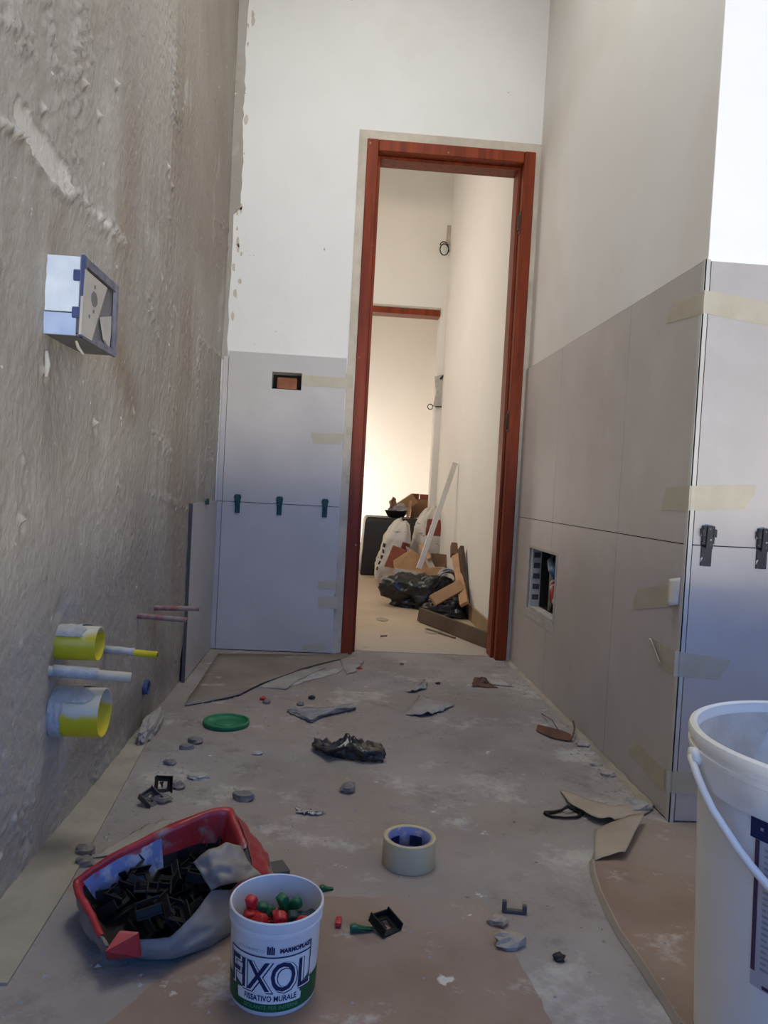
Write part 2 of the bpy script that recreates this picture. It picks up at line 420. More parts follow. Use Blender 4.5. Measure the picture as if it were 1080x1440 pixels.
# floors
struct('floor', bx(-.7, XE+.1, YREAR-.1, 3.12, -.12, 0), 'floor', 'dusty grey cement bathroom floor with plaster splashes', 'floor')
struct('floor', bx(-1.3, XH+.12, 3.12, 8.4, -.12, .002), 'floor_hall', 'cement hall floor beyond the doorway, tinted for its warm light', 'floor')
SKY = (-.30, .50, 1.25, 2.25)
struct('ceiling', slab(2, ZC, ZC+.1, -.7, XE+.1, YREAR-.12, 3.2, [SKY]), 'plaster', 'white bathroom ceiling', 'ceiling')
struct('added_skylight', slab(2, ZC+.02, ZC+.14, SKY[0]-.05, SKY[1]+.05, SKY[2]-.05, SKY[3]+.05, [(SKY[0]+.01, SKY[1]-.01, SKY[2]+.01, SKY[3]-.01)]), 'window_white', 'white kerb of the added skylight in the bathroom ceiling', 'window')  # unseen skylight, added to let overhead light onto the floor
struct('ceiling', bx(-1.3, XH+.12, 3.2, 8.4, 3.7, 3.8), 'plaster_warm', 'white hall ceiling', 'ceiling')

# left wall: rough render as displaced relief
def vnoise(u, v, seed):
    rs = np.random.RandomState(seed); T = rs.rand(256, 256)*2-1
    iu = np.floor(u).astype(int); iv = np.floor(v).astype(int); fu = u-iu; fv = v-iv
    fu = fu*fu*(3-2*fu); fv = fv*fv*(3-2*fv)
    g = lambda a, b: T[a % 256, b % 256]
    return (g(iu, iv)*(1-fu)+g(iu+1, iv)*fu)*(1-fv)+(g(iu, iv+1)*(1-fu)+g(iu+1, iv+1)*fu)*fv
def sstep(a, b, x):
    t = np.clip((x-a)/(b-a), 0, 1); return t*t*(3-2*t)
ys = np.concatenate([np.linspace(YREAR, 1.0, 24)[:-1], np.arange(1.0, 3.0551, .005), [3.06]])
zs = np.concatenate([np.arange(0, 2.35, .005), np.linspace(2.35, ZC, 70)])
Y, Z = np.meshgrid(ys, zs, indexing='ij')
rel = .0030*vnoise(Y*3, Z*1.2, 1)+.0016*vnoise(Y*22, Z*5, 2)+.0011*vnoise(Y*95, Z*80, 3)
rel += .0022*np.abs(vnoise(Y*45, Z*4.5, 8))*sstep(1.7, 2.1, Y)                      # vertical trowel streaks towards the corner
rough = sstep(.15, .55, vnoise(Y*4.5, Z*3.5, 4)+.9*sstep(1.75, 1.2, Y)*sstep(.9, 1.4, Z))
lmp = np.clip(vnoise(Y*62, Z*52, 5)-.25, 0, 1)
lmp2 = np.clip(vnoise(Y*150, Z*130, 55)-.1, 0, 1); rel += .0022*rough*lmp+.0075*rough*lmp2*np.clip(vnoise(Y*14, Z*9, 56)+.3, 0, 1)
def pxline(p, q):                                                                   # wall line between two photo points
    a = P(p[0], p[1], 0, XL); b = P(q[0], q[1], 0, XL); return (a.y, a.z), (b.y, b.z)
def dist(seg):
    (ay, az), (by, bz) = seg; d2 = (by-ay)**2+(bz-az)**2
    t = np.clip(((Y-ay)*(by-ay)+(Z-az)*(bz-az))/d2, 0, 1)
    return np.hypot(Y-(ay+t*(by-ay)), Z-(az+t*(bz-az))), t
# torn smooth strip upper left with ragged lips
sc_, t_ = dist(pxline((28, 165), (92, 255)))
rag = .008*vnoise(Y*55, Z*55, 6)
rel = np.where(sc_ < .024+rag, -.0025+.0004*vnoise(Y*9, Z*9, 7), rel)
rel += .005*np.exp(-((sc_-.031-rag)/.006)**2)*np.clip(vnoise(Y*70, Z*70, 9)+.5, 0, 1)
for a, b, w, hgt, sd in (((0, 172), (28, 190), .008, .016, 11), ((92, 255), (175, 340), .020, .011, 12), ((108, 0), (104, 110), .018, .010, 13), ((65, 0), (75, 90), .020, .009, 18),
                         ((5, 20), (40, 60), .03, .010, 14), ((208, 420), (222, 470), .015, .010, 15), ((238, 250), (240, 400), .010, .006, 16),
                         ((236, 500), (238, 600), .010, .007, 17), ((215, 610), (240, 640), .022, .008, 19), ((300, 330), (322, 350), .02, .010, 20), ((282, 480), (308, 500), .01, .009, 21),
                         ((205, 690), (262, 715), .012, .006, 22), ((300, 310), (325, 325), .012, .012, 23), ((30, 640), (40, 660), .01, .005, 24)):
    d, t = dist(pxline(a, b)); nn = np.clip(vnoise(Y*135, Z*115, sd)+.3, 0, 1.3)
    rel += .8*hgt*np.exp(-(d/w)**2)*nn
# smooth bands beside the corner
sm = sstep(2.15, 2.25, Y)*sstep(1.15, 1.3, Z)
rel = rel*(1-.55*sm)+.003*sm
sc2, _ = dist(pxline((238, 235), (238, 120))); rel += 0*sc2
# hollow where the wall meets the floor
rel -= .010*sstep(.16, .03, Z+.03*vnoise(Y*5, Z*0+.5, 25))
# plastered chase round the pipes
ch, _ = dist(((1.385, .16), (1.41, .40))); rel -= .012*np.exp(-(ch/.055)**4)*(.6+.4*vnoise(Y*30, Z*30, 26))
# small holes and crumbs
for (px_, py_) in ((115, 118), (162, 118), (138, 162), (237, 235), (242, 262), (60, 152), (290, 740), (133, 594), (30, 730), (62, 520)):
    q = P(px_, py_, 0, XL); dd = np.hypot(Y-q.y, Z-q.z); rel += .012*np.exp(-(dd/.0055)**2)
    dd = np.hypot(Y-q.y-.012, Z-q.z+.014); rel -= .009*np.exp(-(dd/.006)**2)
edge = sstep(3.06, 3.05, Y); rel *= edge
# pale scraped strip, crumbs and lips (wear of the render); damp band by the corner, browner patches by box and pipes, stored as attributes
pale = np.where(sc_ < .024+rag, 1., 0.)
for a, b, w in (((92, 255), (175, 340), .010), ((0, 172), (28, 190), .006), ((225, 380), (248, 440), .008), ((262, 440), (268, 455), .010), ((120, 450), (125, 470), .006), ((186, 560), (190, 590), .005)):
    d, t = dist(pxline(a, b)); pale = np.maximum(pale, np.exp(-(d/w)**2)*np.clip(vnoise(Y*60, Z*60, 71)*1.6+.2, 0, 1))
for (px_, py_) in ((115, 118), (162, 118), (138, 162), (237, 235), (60, 152), (290, 740), (133, 594), (56, 1020), (75, 870), (30, 905), (5, 1060), (20, 1150)):
    q = P(px_, py_, 0, XL); pale = np.maximum(pale, np.exp(-(np.hypot(Y-q.y, Z-q.z)/.007)**2))
d, t = dist(pxline((168, 500), (188, 570))); tint = .9*np.exp(-(d/.055)**2)  # browner ellipse on the wall below the box
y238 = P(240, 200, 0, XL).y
tint = np.maximum(tint, .65*sstep(y238-.01, y238+.02, Y+.02*vnoise(Y*3, Z*6, 72))*sstep(1.25, 1.5, Z)*(.75+.25*vnoise(Y*6, Z*3, 73)))
d, t = dist(pxline((215, 880), (230, 960))); tint = np.maximum(tint, .7*np.exp(-(d/.06)**2))
d, t = dist(pxline((110, 1045), (215, 985))); tint = np.maximum(tint, .6*np.exp(-(d/.05)**2))
ny, nz = Y.shape
co = np.stack([XL+np.clip(rel, -.02, .03), Y, Z], -1).reshape(-1, 3)
i, j = np.meshgrid(np.arange(ny-1), np.arange(nz-1), indexing='ij'); a = (i*nz+j).ravel()
F = np.stack([a, a+nz, a+nz+1, a+1], -1)
me = bpy.data.meshes.new('wall_left'); me.vertices.add(len(co)+4); 
back = np.array([(-.62, YREAR, 0), (-.62, 3.06, 0), (-.62, 3.06, ZC), (-.62, YREAR, ZC)])
me.vertices.foreach_set('co', np.concatenate([co, back]).ravel())
nb = len(co); F = np.concatenate([F, [[nb, nb+3, nb+2, nb+1]]])
me.loops.add(F.size); me.loops.foreach_set('vertex_index', F.ravel().astype(np.int32))
me.polygons.add(len(F)); me.polygons.foreach_set('loop_start', np.arange(0, F.size, 4, dtype=np.int32)); me.update(calc_edges=True)
me.polygons.foreach_set('use_smooth', np.ones(len(F), dtype=bool)); me.validate()
for an, av in (('pale', pale), ('tint', tint)):
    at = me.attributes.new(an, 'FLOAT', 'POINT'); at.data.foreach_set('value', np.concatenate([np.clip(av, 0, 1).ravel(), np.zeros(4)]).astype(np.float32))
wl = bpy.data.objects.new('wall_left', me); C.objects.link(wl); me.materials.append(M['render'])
tag(wl, 'rough grey cement rendered wall with pipes and ragged ridges', 'wall', None, 'structure')

# back wall with door opening and a small chased hole
DX0, DX1, DZ = .018, .757, 2.118
HOLE = (-.281, -.163, 1.061, 1.129)
wb = struct('wall_back', join(slab(1, YB, YB+.12, -.62, DX0, 0, ZC, [(HOLE[0]-.004, HOLE[1]+.004, HOLE[2]-.004, HOLE[3]+.004)]), bx(DX0, DX1, YB, YB+.12, DZ, ZC), bx(DX1, 1.1, YB, YB+.12, 0, ZC), bx(-.62, 1.1, YB, YB+.12, ZC, 3.75)), 'plaster',
            'white plastered end wall around the wooden doorway', 'wall')
obj('brick', bx(HOLE[0]+.018, HOLE[1]-.02, YB+.012, YB+.09, HOLE[2]+.004, HOLE[3]-.016, .003), 'brick', wb)
obj('hole_back', bx(HOLE[0]-.02, HOLE[1]+.02, YB+.09, YB+.118, HOLE[2]-.02, HOLE[3]+.02), 'dark_gap', wb)
# ragged grey plaster running over the corner
ed = []
for k in range(0, 71):
    z = 1.17+k*(ZC-1.17)/70
    w = .034+.014*noise.noise(Vector((z*4, 2, 0)))+.009*noise.noise(Vector((z*14, 5, 0)))+.006*noise.noise(Vector((z*40, 9, 0)))
    if 1.75 < z < 2.25: w += .006
    if z < 1.75: w *= .5
    ed.append(Vector((XL+.004+max(w, .004), YB-.006, z)))
poly = ed+[Vector((XL-.01, YB-.006, ZC)), Vector((XL-.01, YB-.006, 1.17))]
pe = obj('plaster_edge', prism(poly, (0, .006, 0)), 'render', wb)
scr = []
for k in range(26):
    z = random.uniform(1.25, 2.8); x = XL+.03+random.random()*.03; s = random.uniform(.004, .016)
    poly = [Vector((x+s*.6*math.cos(t)*random.uniform(.6, 1.3), YB-.0012, z+s*math.sin(t)*random.uniform(.7, 1.8))) for t in [2*PI*i/7 for i in range(7)]]
    scr.append(prism(poly, (0, .0012, 0)))
o = obj('plaster_spots', join(*scr), 'raw_plaster', wb); o['kind'] = 'stuff'

# right wall (white plaster over tiles) with the recess for the manifold box
RH = (2.47, 2.825, .25, .495)
wr = struct('wall_right', slab(0, XRW, XRW+.14, YRW+.0015, YB, 0, ZC, [RH]), 'plaster_right', 'greyish white plastered side wall above the tiles', 'wall')
wt = struct('wall_return', bx(XRW+.0004, XE, YRW, YRW+.14, 0, ZC), 'plaster_lit', 'bright white plastered wall above the short tiled return', 'wall')
struct('wall_side', bx(XE, XE+.1, YREAR-.1, YRW+.14, 0, ZC), 'plaster', 'white side wall behind the photographer', 'wall')
WIN = (-.45, 1.85, .107, 2.45)  # unseen opening, its shape set for the light gradient on the tiles
struct('wall_rear', slab(1, YREAR-.12, YREAR, -.62, XE, 0, ZC, [WIN]), 'plaster', 'white rear wall with the added daylight opening', 'wall')
fr = []
w = .05
fr += [bx(WIN[0], WIN[0]+w, YREAR-.09, YREAR-.03, WIN[2], WIN[3]), bx(WIN[1]-w, WIN[1], YREAR-.09, YREAR-.03, WIN[2], WIN[3]), bx(WIN[0]+w, WIN[1]-w, YREAR-.09, YREAR-.03, WIN[3]-w, WIN[3]), bx(WIN[0]+w, WIN[1]-w, YREAR-.09, YREAR-.03, WIN[2], WIN[2]+w)]
struct('rear_opening', join(*fr), 'window_white', 'white frame of the added opening in the rear wall', 'window')

# tiles: each one a child of its wall
def tile(parent, ax, p0, p1, u0, u1, v0, v1, holes=()):
    return obj('tile', slab(ax, p0, p1, u0, u1, v0, v1, [h for h in holes if h[0] < u1 and h[1] > u0 and h[2] < v1 and h[3] > v0]), 'tile', parent)
g = .0012
for v0, v1 in ((.004, .6-g), (.6+g, 1.2)):
    tile(wb, 1, YB-.016, YB-.001, -.4545, .0195-.006, v0, v1, [HOLE])
    tile(wb, 1, YB-.010, YB-.001, XL+.010, -.457, v0, v1-(0 if v0 < .3 else .02))
for u0, u1 in ((YR+.004, 1.945-g), (1.945+g, 2.545-g), (2.545+g, YB-.017)):
    for v0, v1 in ((.004, .6-g), (.6+g, 1.2)):
        tile(wr, 0, XR, XRW-.0008, u0, u1, v0, v1, [RH])
for u0, u1 in ((XR+.014, 1.368), (1.3705, XE-.01)):
    for v0, v1 in ((.004, .6-g), (.6+g, 1.2)):
        tile(wt, 1, YR, YRW-.0008, u0, u1, v0, v1)
obj('corner_trim', join(bx(XR, XR+.0115, YR-.001, YR+.003, 0, 1.203), bx(XR-.0008, XR+.003, YR-.001, YR+.012, 0, 1.203)), 'tile_edge', wt)
obj('trim_cap', bx(XR, XRW, YR+.004, YB-.018, 1.2004, 1.2022), 'tile_edge', wr)
tl = tile(wl, 0, XL+.004, XL+.012, 2.535, YB-.018, .004, .6)
obj('tile_edge_strip', bx(XL+.002, XL+.0125, 2.526, 2.534, 0, .6), 'grey_clip', wl)

obj('grout', bx(-.4545, .0135, YB-.012, YB-.0012, .6-g, .6+g), 'dark_gap', wb)
obj('grout', bx(XR+.003, XRW-.001, YR+.02, YB-.018, .6-g, .6+g), 'dark_gap', wr)
obj('grout', bx(XR+.013, XE-.02, YR+.003, YRW-.001, .6-g, .6+g), 'dark_gap', wt)
obj('grout', bx(XR+.0118, XR+.0139, YR+.003, YRW-.001, .0, 1.2), 'dark_gap', wt)
# plaster reveal round the door frame and the frame itself
FX0, FX1, FZ = .051, .737, 2.083
rv = struct('trim_1', join(bx(DX0, FX0+.004, YB-.004, YB+.10, 0, DZ), bx(FX1-.004, DX1+.002, YB-.004, YB+.10, 0, DZ), bx(FX0+.004, FX1-.004, YB-.004, YB+.10, FZ-.004, DZ)), 'raw_plaster', 'beige raw plaster band around the door frame', 'trim')
dr = empty('door_1', (.394, YB, 0)); tag(dr, 'empty reddish brown wooden door frame', 'door', None, 'structure')
def jamb(s):
    x0 = FX0 if s < 0 else FX1
    a, b = sorted((x0, x0-s*.046)); c, d = sorted((x0-s*.046, x0-s*.058))
    return join(bx(a, b, YB-.012, YB+.12, 0, FZ, .003), bx(c, d, YB+.035, YB+.12, 0, FZ-.046, .002))
jl = obj('jamb', jamb(-1), 'wood_frame', dr); jr = obj('jamb', jamb(1), 'wood_frame', dr)
obj('head', join(bx(FX0+.0465, FX1-.0465, YB-.011, YB+.12, FZ-.046, FZ-.0005, .003), bx(FX0+.058, FX1-.058, YB+.035, YB+.12, FZ-.058, FZ-.0465, .002)), 'wood_frame', dr)
for z in (1.80, .99):
    obj('hinge', join(tube([(FX1-.050, YB+.012, z-.03), (FX1-.050, YB+.012, z+.03)], .006, 8), bx(FX1-.0485, FX1-.0465, YB-.006, YB+.03, z-.045, z+.045)), 'wood_dark', dr)

# hall beyond the door
wh = struct('wall_hall_right', bx(XH, XH+.12, YB+.12, 5.7, 0, 3.7), 'plaster_warm', 'cream hall wall with rubbish leaning against it', 'wall')
struct('wall_hall_left', slab(0, -1.3, -1.2, YB+.12, 8.4, 0, 3.7), 'plaster_warm', 'cream hall wall hidden left of the doorway', 'wall')
struct('wall_hall_near', bx(-1.2, -.62, YB, YB+.12, 0, 3.7), 'plaster_warm', 'cream wall on the hall side of the bathroom', 'wall')
wf = struct('wall_hall_far', slab(1, 5.7, 5.82, -1.2, XH+.12, 0, 3.7, [(-.12, .715, -.01, 2.06)]), 'plaster_warm', 'cream far hall wall above the second doorway', 'wall')
struct('wall_far_room', bx(-1.2, 1.9, 8.2, 8.3, 0, 3.7), 'plaster_warm', 'bright cream wall of the far room', 'wall')
struct('wall_far_right', bx(1.25, 1.35, 5.82, 8.2, 0, 3.7), 'plaster_warm', 'cream side wall of the far room', 'wall')
struct('floor', bx(XH+.12, 1.4, 5.82, 8.4, -.12, .0015), 'floor_hall', 'cement floor of the far room, tinted for its warm light', 'floor')
d2 = empty('door_2', (.3, 5.7, 0)); tag(d2, 'brown wooden head of the second doorway', 'door', None, 'structure')
obj('head', bx(-.12, .715, 5.69, 5.82, 2.012, 2.055, .002), 'wood_frame', d2)
obj('band', bx(-.16, .715, 5.685, 5.6995, 2.060, 2.14), 'raw_plaster', d2) if False else None
struct('trim_2', bx(-.16, .716, 5.690, 5.6995, 2.062, 2.075), 'raw_plaster', 'thin plaster ledge over the second doorway', 'trim')
struct('baseboard_hall', bx(XH-.011, XH-.0005, YB+.121, 5.69, .003, .085, .002), 'skirting', 'tan skirting along the cream hall wall', 'baseboard')
struct('baseboard_far', bx(-1.1, 1.24, 8.185, 8.1995, .002, .09), 'skirting', 'skirting in the far room', 'baseboard')

# mortar strip along the left wall on the floor
def gp(pts, z=0.0): return [G(a, b, z) for a, b in pts]
struct('trim_3', prism([Vector((XL-.015, 1.0, 0)), Vector((-.40, 1.0, 0)), *gp([(98, 1245), (150, 1150), (185, 1085), (212, 1035), (200, 1030)]), Vector((XL-.015, 2.1, 0))], (0, 0, .004)), 'mortar', 'pale mortar strip on the floor along the rendered wall', 'trim')

# ------------------------------------------------------------------ large bucket
def build_bucket():
    c = (.65, .874, .0015); t = empty('paint_bucket', c, 'large white plastic paint bucket with wire handle beside the tiled return', 'bucket')
    ri = .155; prof = [(.150, .003), (.154, 0), (.158, .004)]
    prof += [(.158+.0155*z/.34, z) for z in (.03, .12, .22, .30, .335)]
    prof += [(.1745, .3365), (.1825, .3385), (.1832, .341), (.1845, .372), (.1872, .3735), (.1875, .379), (.1845, .381), (.1845, .3865), (.1880, .388), (.1885, .394), (.1868, .399), (.182, .4015), (.178, .399), (.1765, .388), (.1745, .385), (.172, .34), (.165, .2), (.156, .012)]
    obj('body', xf(lathe(prof, 72), Matrix.Translation(c)), 'white_plastic', t, 'edges')
    a0 = math.radians(173); pts = []
    R = .190
    for k in range(33):
        s = PI*k/32; e = min(1, math.sin(s)*6); th = a0+s
        z = .372-.150*math.sin(s); r = R+.004 if math.sin(s) < .3 else .186+.006
        pts.append((c[0]+r*math.cos(th), c[1]+r*math.sin(th), z))
    obj('handle', tube(pts, .0048, 8), 'white_plastic', t, True)
    for s in (0, PI):
        q = Vector((c[0]+.187*math.cos(a0+s), c[1]+.187*math.sin(a0+s), .372)); dr_ = Vector((math.cos(a0+s), math.sin(a0+s), 0))
        obj('pivot', tube([q-dr_*.004, q+dr_*.008], .011, 14), 'white_plastic', t, True)
    rad = lambda z: .158+.0155*z/.34+.0006
    rad2 = lambda z: rad(z)+.0006
    def ang(px, py):                                       # angle on the bucket where the photo point lies
        d = fw+rt*((px-540)/FPX)-up*((py-720)/FPX); o = Vector((0, 0, CAMH)); R_ = .168
        ox, oy = o.x-c[0], o.y-c[1]; A = d.x**2+d.y**2; B = 2*(ox*d.x+oy*d.y); Cc = ox*ox+oy*oy-R_*R_
        disc = max(B*B-4*A*Cc, 0); tt = (-B-math.sqrt(disc))/(2*A); p = o+d*tt
        return math.atan2(p.y-c[1], p.x-c[0]), p.z
    a1, zt = ang(1066, 1205); a2, zb = ang(1052, 1370)
    k = rad(.06); aL = (a1+a2)/2
    w = .13
    lab = obj('label', wrap(rectgrid(0, w, zb-.012, zt+.02), c, rad, aL), 'label_pinkish', t, True)
    obj('label_border', join(wrap(rectgrid(.000, .005, zb+.006, zt+.02, 3), c, rad2, aL), wrap(rectgrid(.014, w, zb-.010, zb-.006), c, rad2, aL)), 'purple', lab)
    ln = []; z = zt+.010; r_ = random.Random(3)
    while z > zb+.008:
        x = .011
        while x < w-.01:
            l = r_.uniform(.004, .012); ln.append(wrap(rectgrid(x, min(x+l, w-.006), z, z+.0028, 2), c, rad2, aL)); x += l+.0018
        z -= .0068
    obj('label_text_lines', join(*ln), 'label_grey', lab)
    a3, z3 = ang(1061, 1150); a4, z4 = ang(1061, 1172)
    e = obj('brand_patch', wrap(rectgrid(0, .05, z4-.004, z3+.002, 6), c, rad, a3), 'navy', t, True)
    obj('brand_dot', wrap(rectgrid(.012, .0155, (z3+z4)/2-.001, (z3+z4)/2+.0025, 3), c, rad2, a3), 'label_grey', e)
    obj('dust', xf(lathe([(.001, .0135), (.08, .02), (.150, .016), (.152, .014), (.08, .0136)], 40), Matrix.Translation(c)), 'stone_pale', t, True)
    sp_ = gridsurf(lambda u, v: Vector((c[0]+(.1745-.012*v-.0006)*math.cos(1.5+1.5*u+.3*v), c[1]+(.1745-.012*v-.0006)*math.sin(1.5+1.5*u+.3*v), .388-.13*v*(.6+.4*noise.noise(Vector((u*4, 1, 1)))))), 16, 8)
    obj('plaster_residue', sp_, 'residue', t, True)
build_bucket()

# ------------------------------------------------------------------ small pot with lettering
POT = (-.051, 1.0, 0)
def build_pot():
    c = POT; t = empty('paint_pot', c, 'small white plastic pot with blue lettering holding coloured wedges', 'pot')
    prof = [(.050, .002), (.0545, 0), (.0565, .003), (.0585, .06), (.0600, .101), (.0605, .104), (.0622, .105), (.0622, .109), (.0608, .1105), (.0610, .113), (.0626, .114), (.0632, .118), (.0630, .1245), (.0615, .1262), (.0600, .125), (.0588, .11), (.0570, .06), (.0548, .006)]
    obj('body', xf(lathe(prof, 64), Matrix.Translation(c)), 'pot_white', t, 'edges')
    base = lambda z: .0565+.002*(z/.06)+.00025
    R = lambda k: (lambda z: base(z)+k*.00018)
    a0 = math.atan2(-c[1], -c[0])-math.radians(6)
    W = .128
    wave = lambda x: .030+.020*max(0, (abs(x)-.012)/.05)**1.3 if x < 0 else .027+.020*max(0, (abs(x)-.03)/.035)**1.3
    full = 2*PI*base(.06)/2-.0005
    gb = obj('green_band', wrap(rectgrid(-full, full, .0075, lambda x: .0215+.020*min(1, (abs(x)/.052)**3), 90), c, R(1), a0), 'label_green', t, True)
    lb = obj('label_panel', wrap(rectgrid(-.058, .055, lambda x: .0335+.012*(min(1, abs(x)/.058))**2 if abs(x) > .046 else .0185, .0795, 60), c, R(2), a0), 'label_white', t, True)
    obj('label_frame', join(wrap(rectgrid(-.062, .060, .0795, .0812, 60), c, R(3), a0), wrap(rectgrid(-.062, -.0605, .028, .0795, 2), c, R(3), a0), wrap(rectgrid(.0585, .060, .040, .092, 2), c, R(3), a0)), 'navy', lb, True)
    for gc in (rectgrid(-.0585, -.036, lambda x: .030+.004*(x+.0585)/.0225, lambda x: .0475-.0125*(x+.0585)/.0225, 10), rectgrid(.044, .0575, .028, lambda x: .036+.012*(x-.044)/.0135, 8)):
        obj('green_corner', wrap(gc, c, R(4), a0), 'label_green', lb, True)
    def word(s, size, x, y, k, m, bold=0, sx=1.0, sp=1.0, name='lettering'):
        v, f = text_mesh(s, size, bold, sp); v = [Vector((p.x*sx, p.y, 0)) for p in v]
        vf = cut_u((v, f), .004); vf = ([p+Vector((x, y, 0)) for p in vf[0]], vf[1])
        return obj(name, wrap(vf, c, R(k), a0), m, t)
    word('FIXOL', .0545, .0015, .0345, 5, 'navy', .0022, .80, name='title_shadow')
    word('FIXOL', .0545, .0008, .0352, 6, 'label_white', .0013, .80, name='title_outline')
    word('FIXOL', .0545, -.001, .0360, 7, 'navy', .0004, .80, name='title')
    word('FISSATIVO MURALE', .0105, .003, .0225, 6, 'navy', .0002, .80, name='subtitle')
    word('ISOLANTE PER INTERNI', .0072, .004, .0115, 5, 'label_text_green', .00012, 1, name='footer')
    word('MARMOPLAST', .0078, .036, .0865, 5, 'navy', .0004, .92, name='maker')
    word('COLORIFICIO', .0062, -.026, .0865, 5, 'label_grey', -.00005, .8, 1.35, name='maker_line')
    lg = [bx(-.0035+i*.0024, -.0035+i*.0024+.0017, .084, .0935+.002*(1 if i in (1, 2) else 0), 0, .00001) for i in range(4)]
    v, f = join(*[([Vector((-.003+i*.0026, .0845, 0)), Vector((-.003+i*.0026+.002, .0845, 0)), Vector((-.003+i*.0026+.002, .0955-.0015*(i % 2), 0)), Vector((-.003+i*.0026, .0955-.0015*(i % 2), 0))], [(0, 1, 2, 3)]) for i in range(4)])
    obj('maker_emblem', wrap((v, f), c, R(5), a0), 'navy', t)
build_pot()

# wedges
def wedge_mesh(L=.044, w=.0135, h=.013):
    prof = [(0, .0), (L, 0), (L, .002), (L*.35, h*.75), (L*.30, h), (L*.06, h), (0, h*.7)]
    V = [Vector((x-L/2, s*w/2*(1 if x < L*.5 else .8), z)) for s in (-1, 1) for x, z in prof]
    n = len(prof); F = [tuple(range(n)), tuple(range(2*n-1, n-1, -1))]+[(i, n+i, n+(i+1) % n, (i+1) % n) for i in range(n)]
    return bevel(fixn((V, F)), .0022, 2)
wd_me = {}
def wedge(m, loc, rot, label, group=None, name='levelling_wedge', L=.044, w=.0135, h=.013):
    k = (m, L, w, h)
    if k not in wd_me:
        o = obj(name, wedge_mesh(L, w, h), m, None, True, local=True); wd_me[k] = o.data
    else:
        o = bpy.data.objects.new(name, wd_me[k]); C.objects.link(o)
    o.location = loc; o.rotation_euler = rot; tag(o, label, 'wedge', group)
    return o
cx, cy = POT[0], POT[1]
rr = random.Random(5)
spots = [('red_plastic', -.030, -.012, .078, (.5, .35, 2.6)), ('red_plastic', -.012, -.026, .074, (-.3, .15, .4)), ('red_plastic', -.036, .006, .086, (.2, 1.15, 1.2)), ('red_plastic', .016, -.010, .082, (.4, .3, .35)),
         ('green_plastic', .006, .012, .086, (.2, 1.1, 1.0)), ('green_plastic', -.008, .016, .078, (.1, .2, .1)), ('green_plastic', -.020, .022, .076, (.5, .1, 2.2)),
         ('teal_dark', .026, -.022, .076, (.3, .3, 2.4)), ('teal_dark', .036, .000, .078, (.2, -.3, .7)), ('teal_dark', .010, -.034, .072, (.1, .1, 1.4)), ('teal_dark', .030, .018, .072, (.4, .1, 1.9))]
spots += [('red_plastic', -.024, .004, .078, (.2, .1, .3)), ('green_plastic', .014, .024, .080, (.1, .3, 2.8)), ('red_plastic', .002, -.004, .080, (.1, -.2, 1.9)), ('teal_dark', .034, -.010, .082, (.2, .2, .2)), ('red_plastic', .024, -.018, .080, (.5, .2, 2.9))]
spots += [(rr.choice(['red_plastic', 'green_plastic', 'teal_dark']), rr.uniform(-.03, .03), rr.uniform(-.03, .03), z, (rr.uniform(-.3, .3), rr.uniform(-.3, .3), rr.uniform(0, 6))) for z in (.008, .012, .024, .026, .036, .04, .050, .053, .062, .064, .066)]
nm = {'red_plastic': 'red', 'green_plastic': 'green', 'teal_dark': 'dark'}
for m, x, y, z, r in spots:
    wedge(m, (cx+x, cy+y, z+(.016 if z > .07 else .004)), r, '%s plastic levelling wedge heaped inside the white pot' % nm[m], '%s wedges in the pot' % nm[m], L=.042)

# ------------------------------------------------------------------ levelling clip (black plastic frame)
def clip_mesh():
    t = .0035
    return join(bx(-.019, .019, -.019, -.019+.010, 0, t), bx(-.019, .019, .009, .019, 0, t), bx(-.019, -.011, -.009, .009, 0, t), bx(.011, .019, -.009, .009, 0, t),
                bx(-.019, -.0165, -.019, .019, t, .016), bx(.0165, .019, -.019, .019, t, .016), bx(-.0165, .0165, .0165, .019, t, .012),
                prism([Vector((-.008, .006, t*.4)), Vector((.002, .009, t*.4)), Vector((-.001, -.008, t*.4))], (0, 0, .002)))
clip_src = None
def clip(loc, rot, label, group=None, scale=1.0, m='black_plastic'):
    global clip_src
    if clip_src is None:
        o = obj('levelling_clip', bevel(clip_mesh(), .0006), 'black_plastic', None, local=True); clip_src = o.data
    else:
        o = bpy.data.objects.new('levelling_clip', clip_src); C.objects.link(o)
    if m != 'black_plastic':
        o.material_slots[0].link = 'OBJECT'; o.material_slots[0].material = M[m]
    o.location = loc; o.rotation_euler = rot; o.scale = (scale,)*3; tag(o, label, 'clip', group); return o

q = G(540, 1308); clip((q.x, q.y, .006), (math.radians(16), math.radians(5), math.radians(38)), 'black square plastic clip lying on the brown paper by a green wedge')
q = G(508, 1312); wedge('green_plastic', (q.x, q.y, .004), (0, 0, .15), 'green wedge touching the black square clip on brown paper', L=.036, w=.011, h=.010)
q = G(476, 1300); wedge('red_plastic', (q.x, q.y, .003), (0, 0, 1.5), 'red wedge lying on brown paper beside the white pot', L=.03, w=.010, h=.008)
q = G(459, 1252); wedge('green_plastic', (q.x, q.y, .0), (0, 0, .35), 'small green wedge on the floor behind the white pot', L=.024, w=.010, h=.010)
q = G(322, 1316); wedge('green_dark', (q.x+.008, q.y+.03, .003), (0, 0, 1.2), 'dark green wedge between the open sack and white pot', L=.03, w=.02, h=.018)
q = G(723, 1284); obj_ = obj('clip_scrap', xf(join(bx(-.020, .020, -.004, .004, 0, .006, .001), bx(-.020, -.013, -.004, .004, .006, .020, .001), bx(.013, .020, -.004, .004, .006, .015, .001)), Matrix.Translation(q) @ Matrix.Rotation(-.15, 4, 'Z')), 'grey_clip'); tag(obj_, 'grey U shaped plastic clip lying alone on the floor', 'clip')
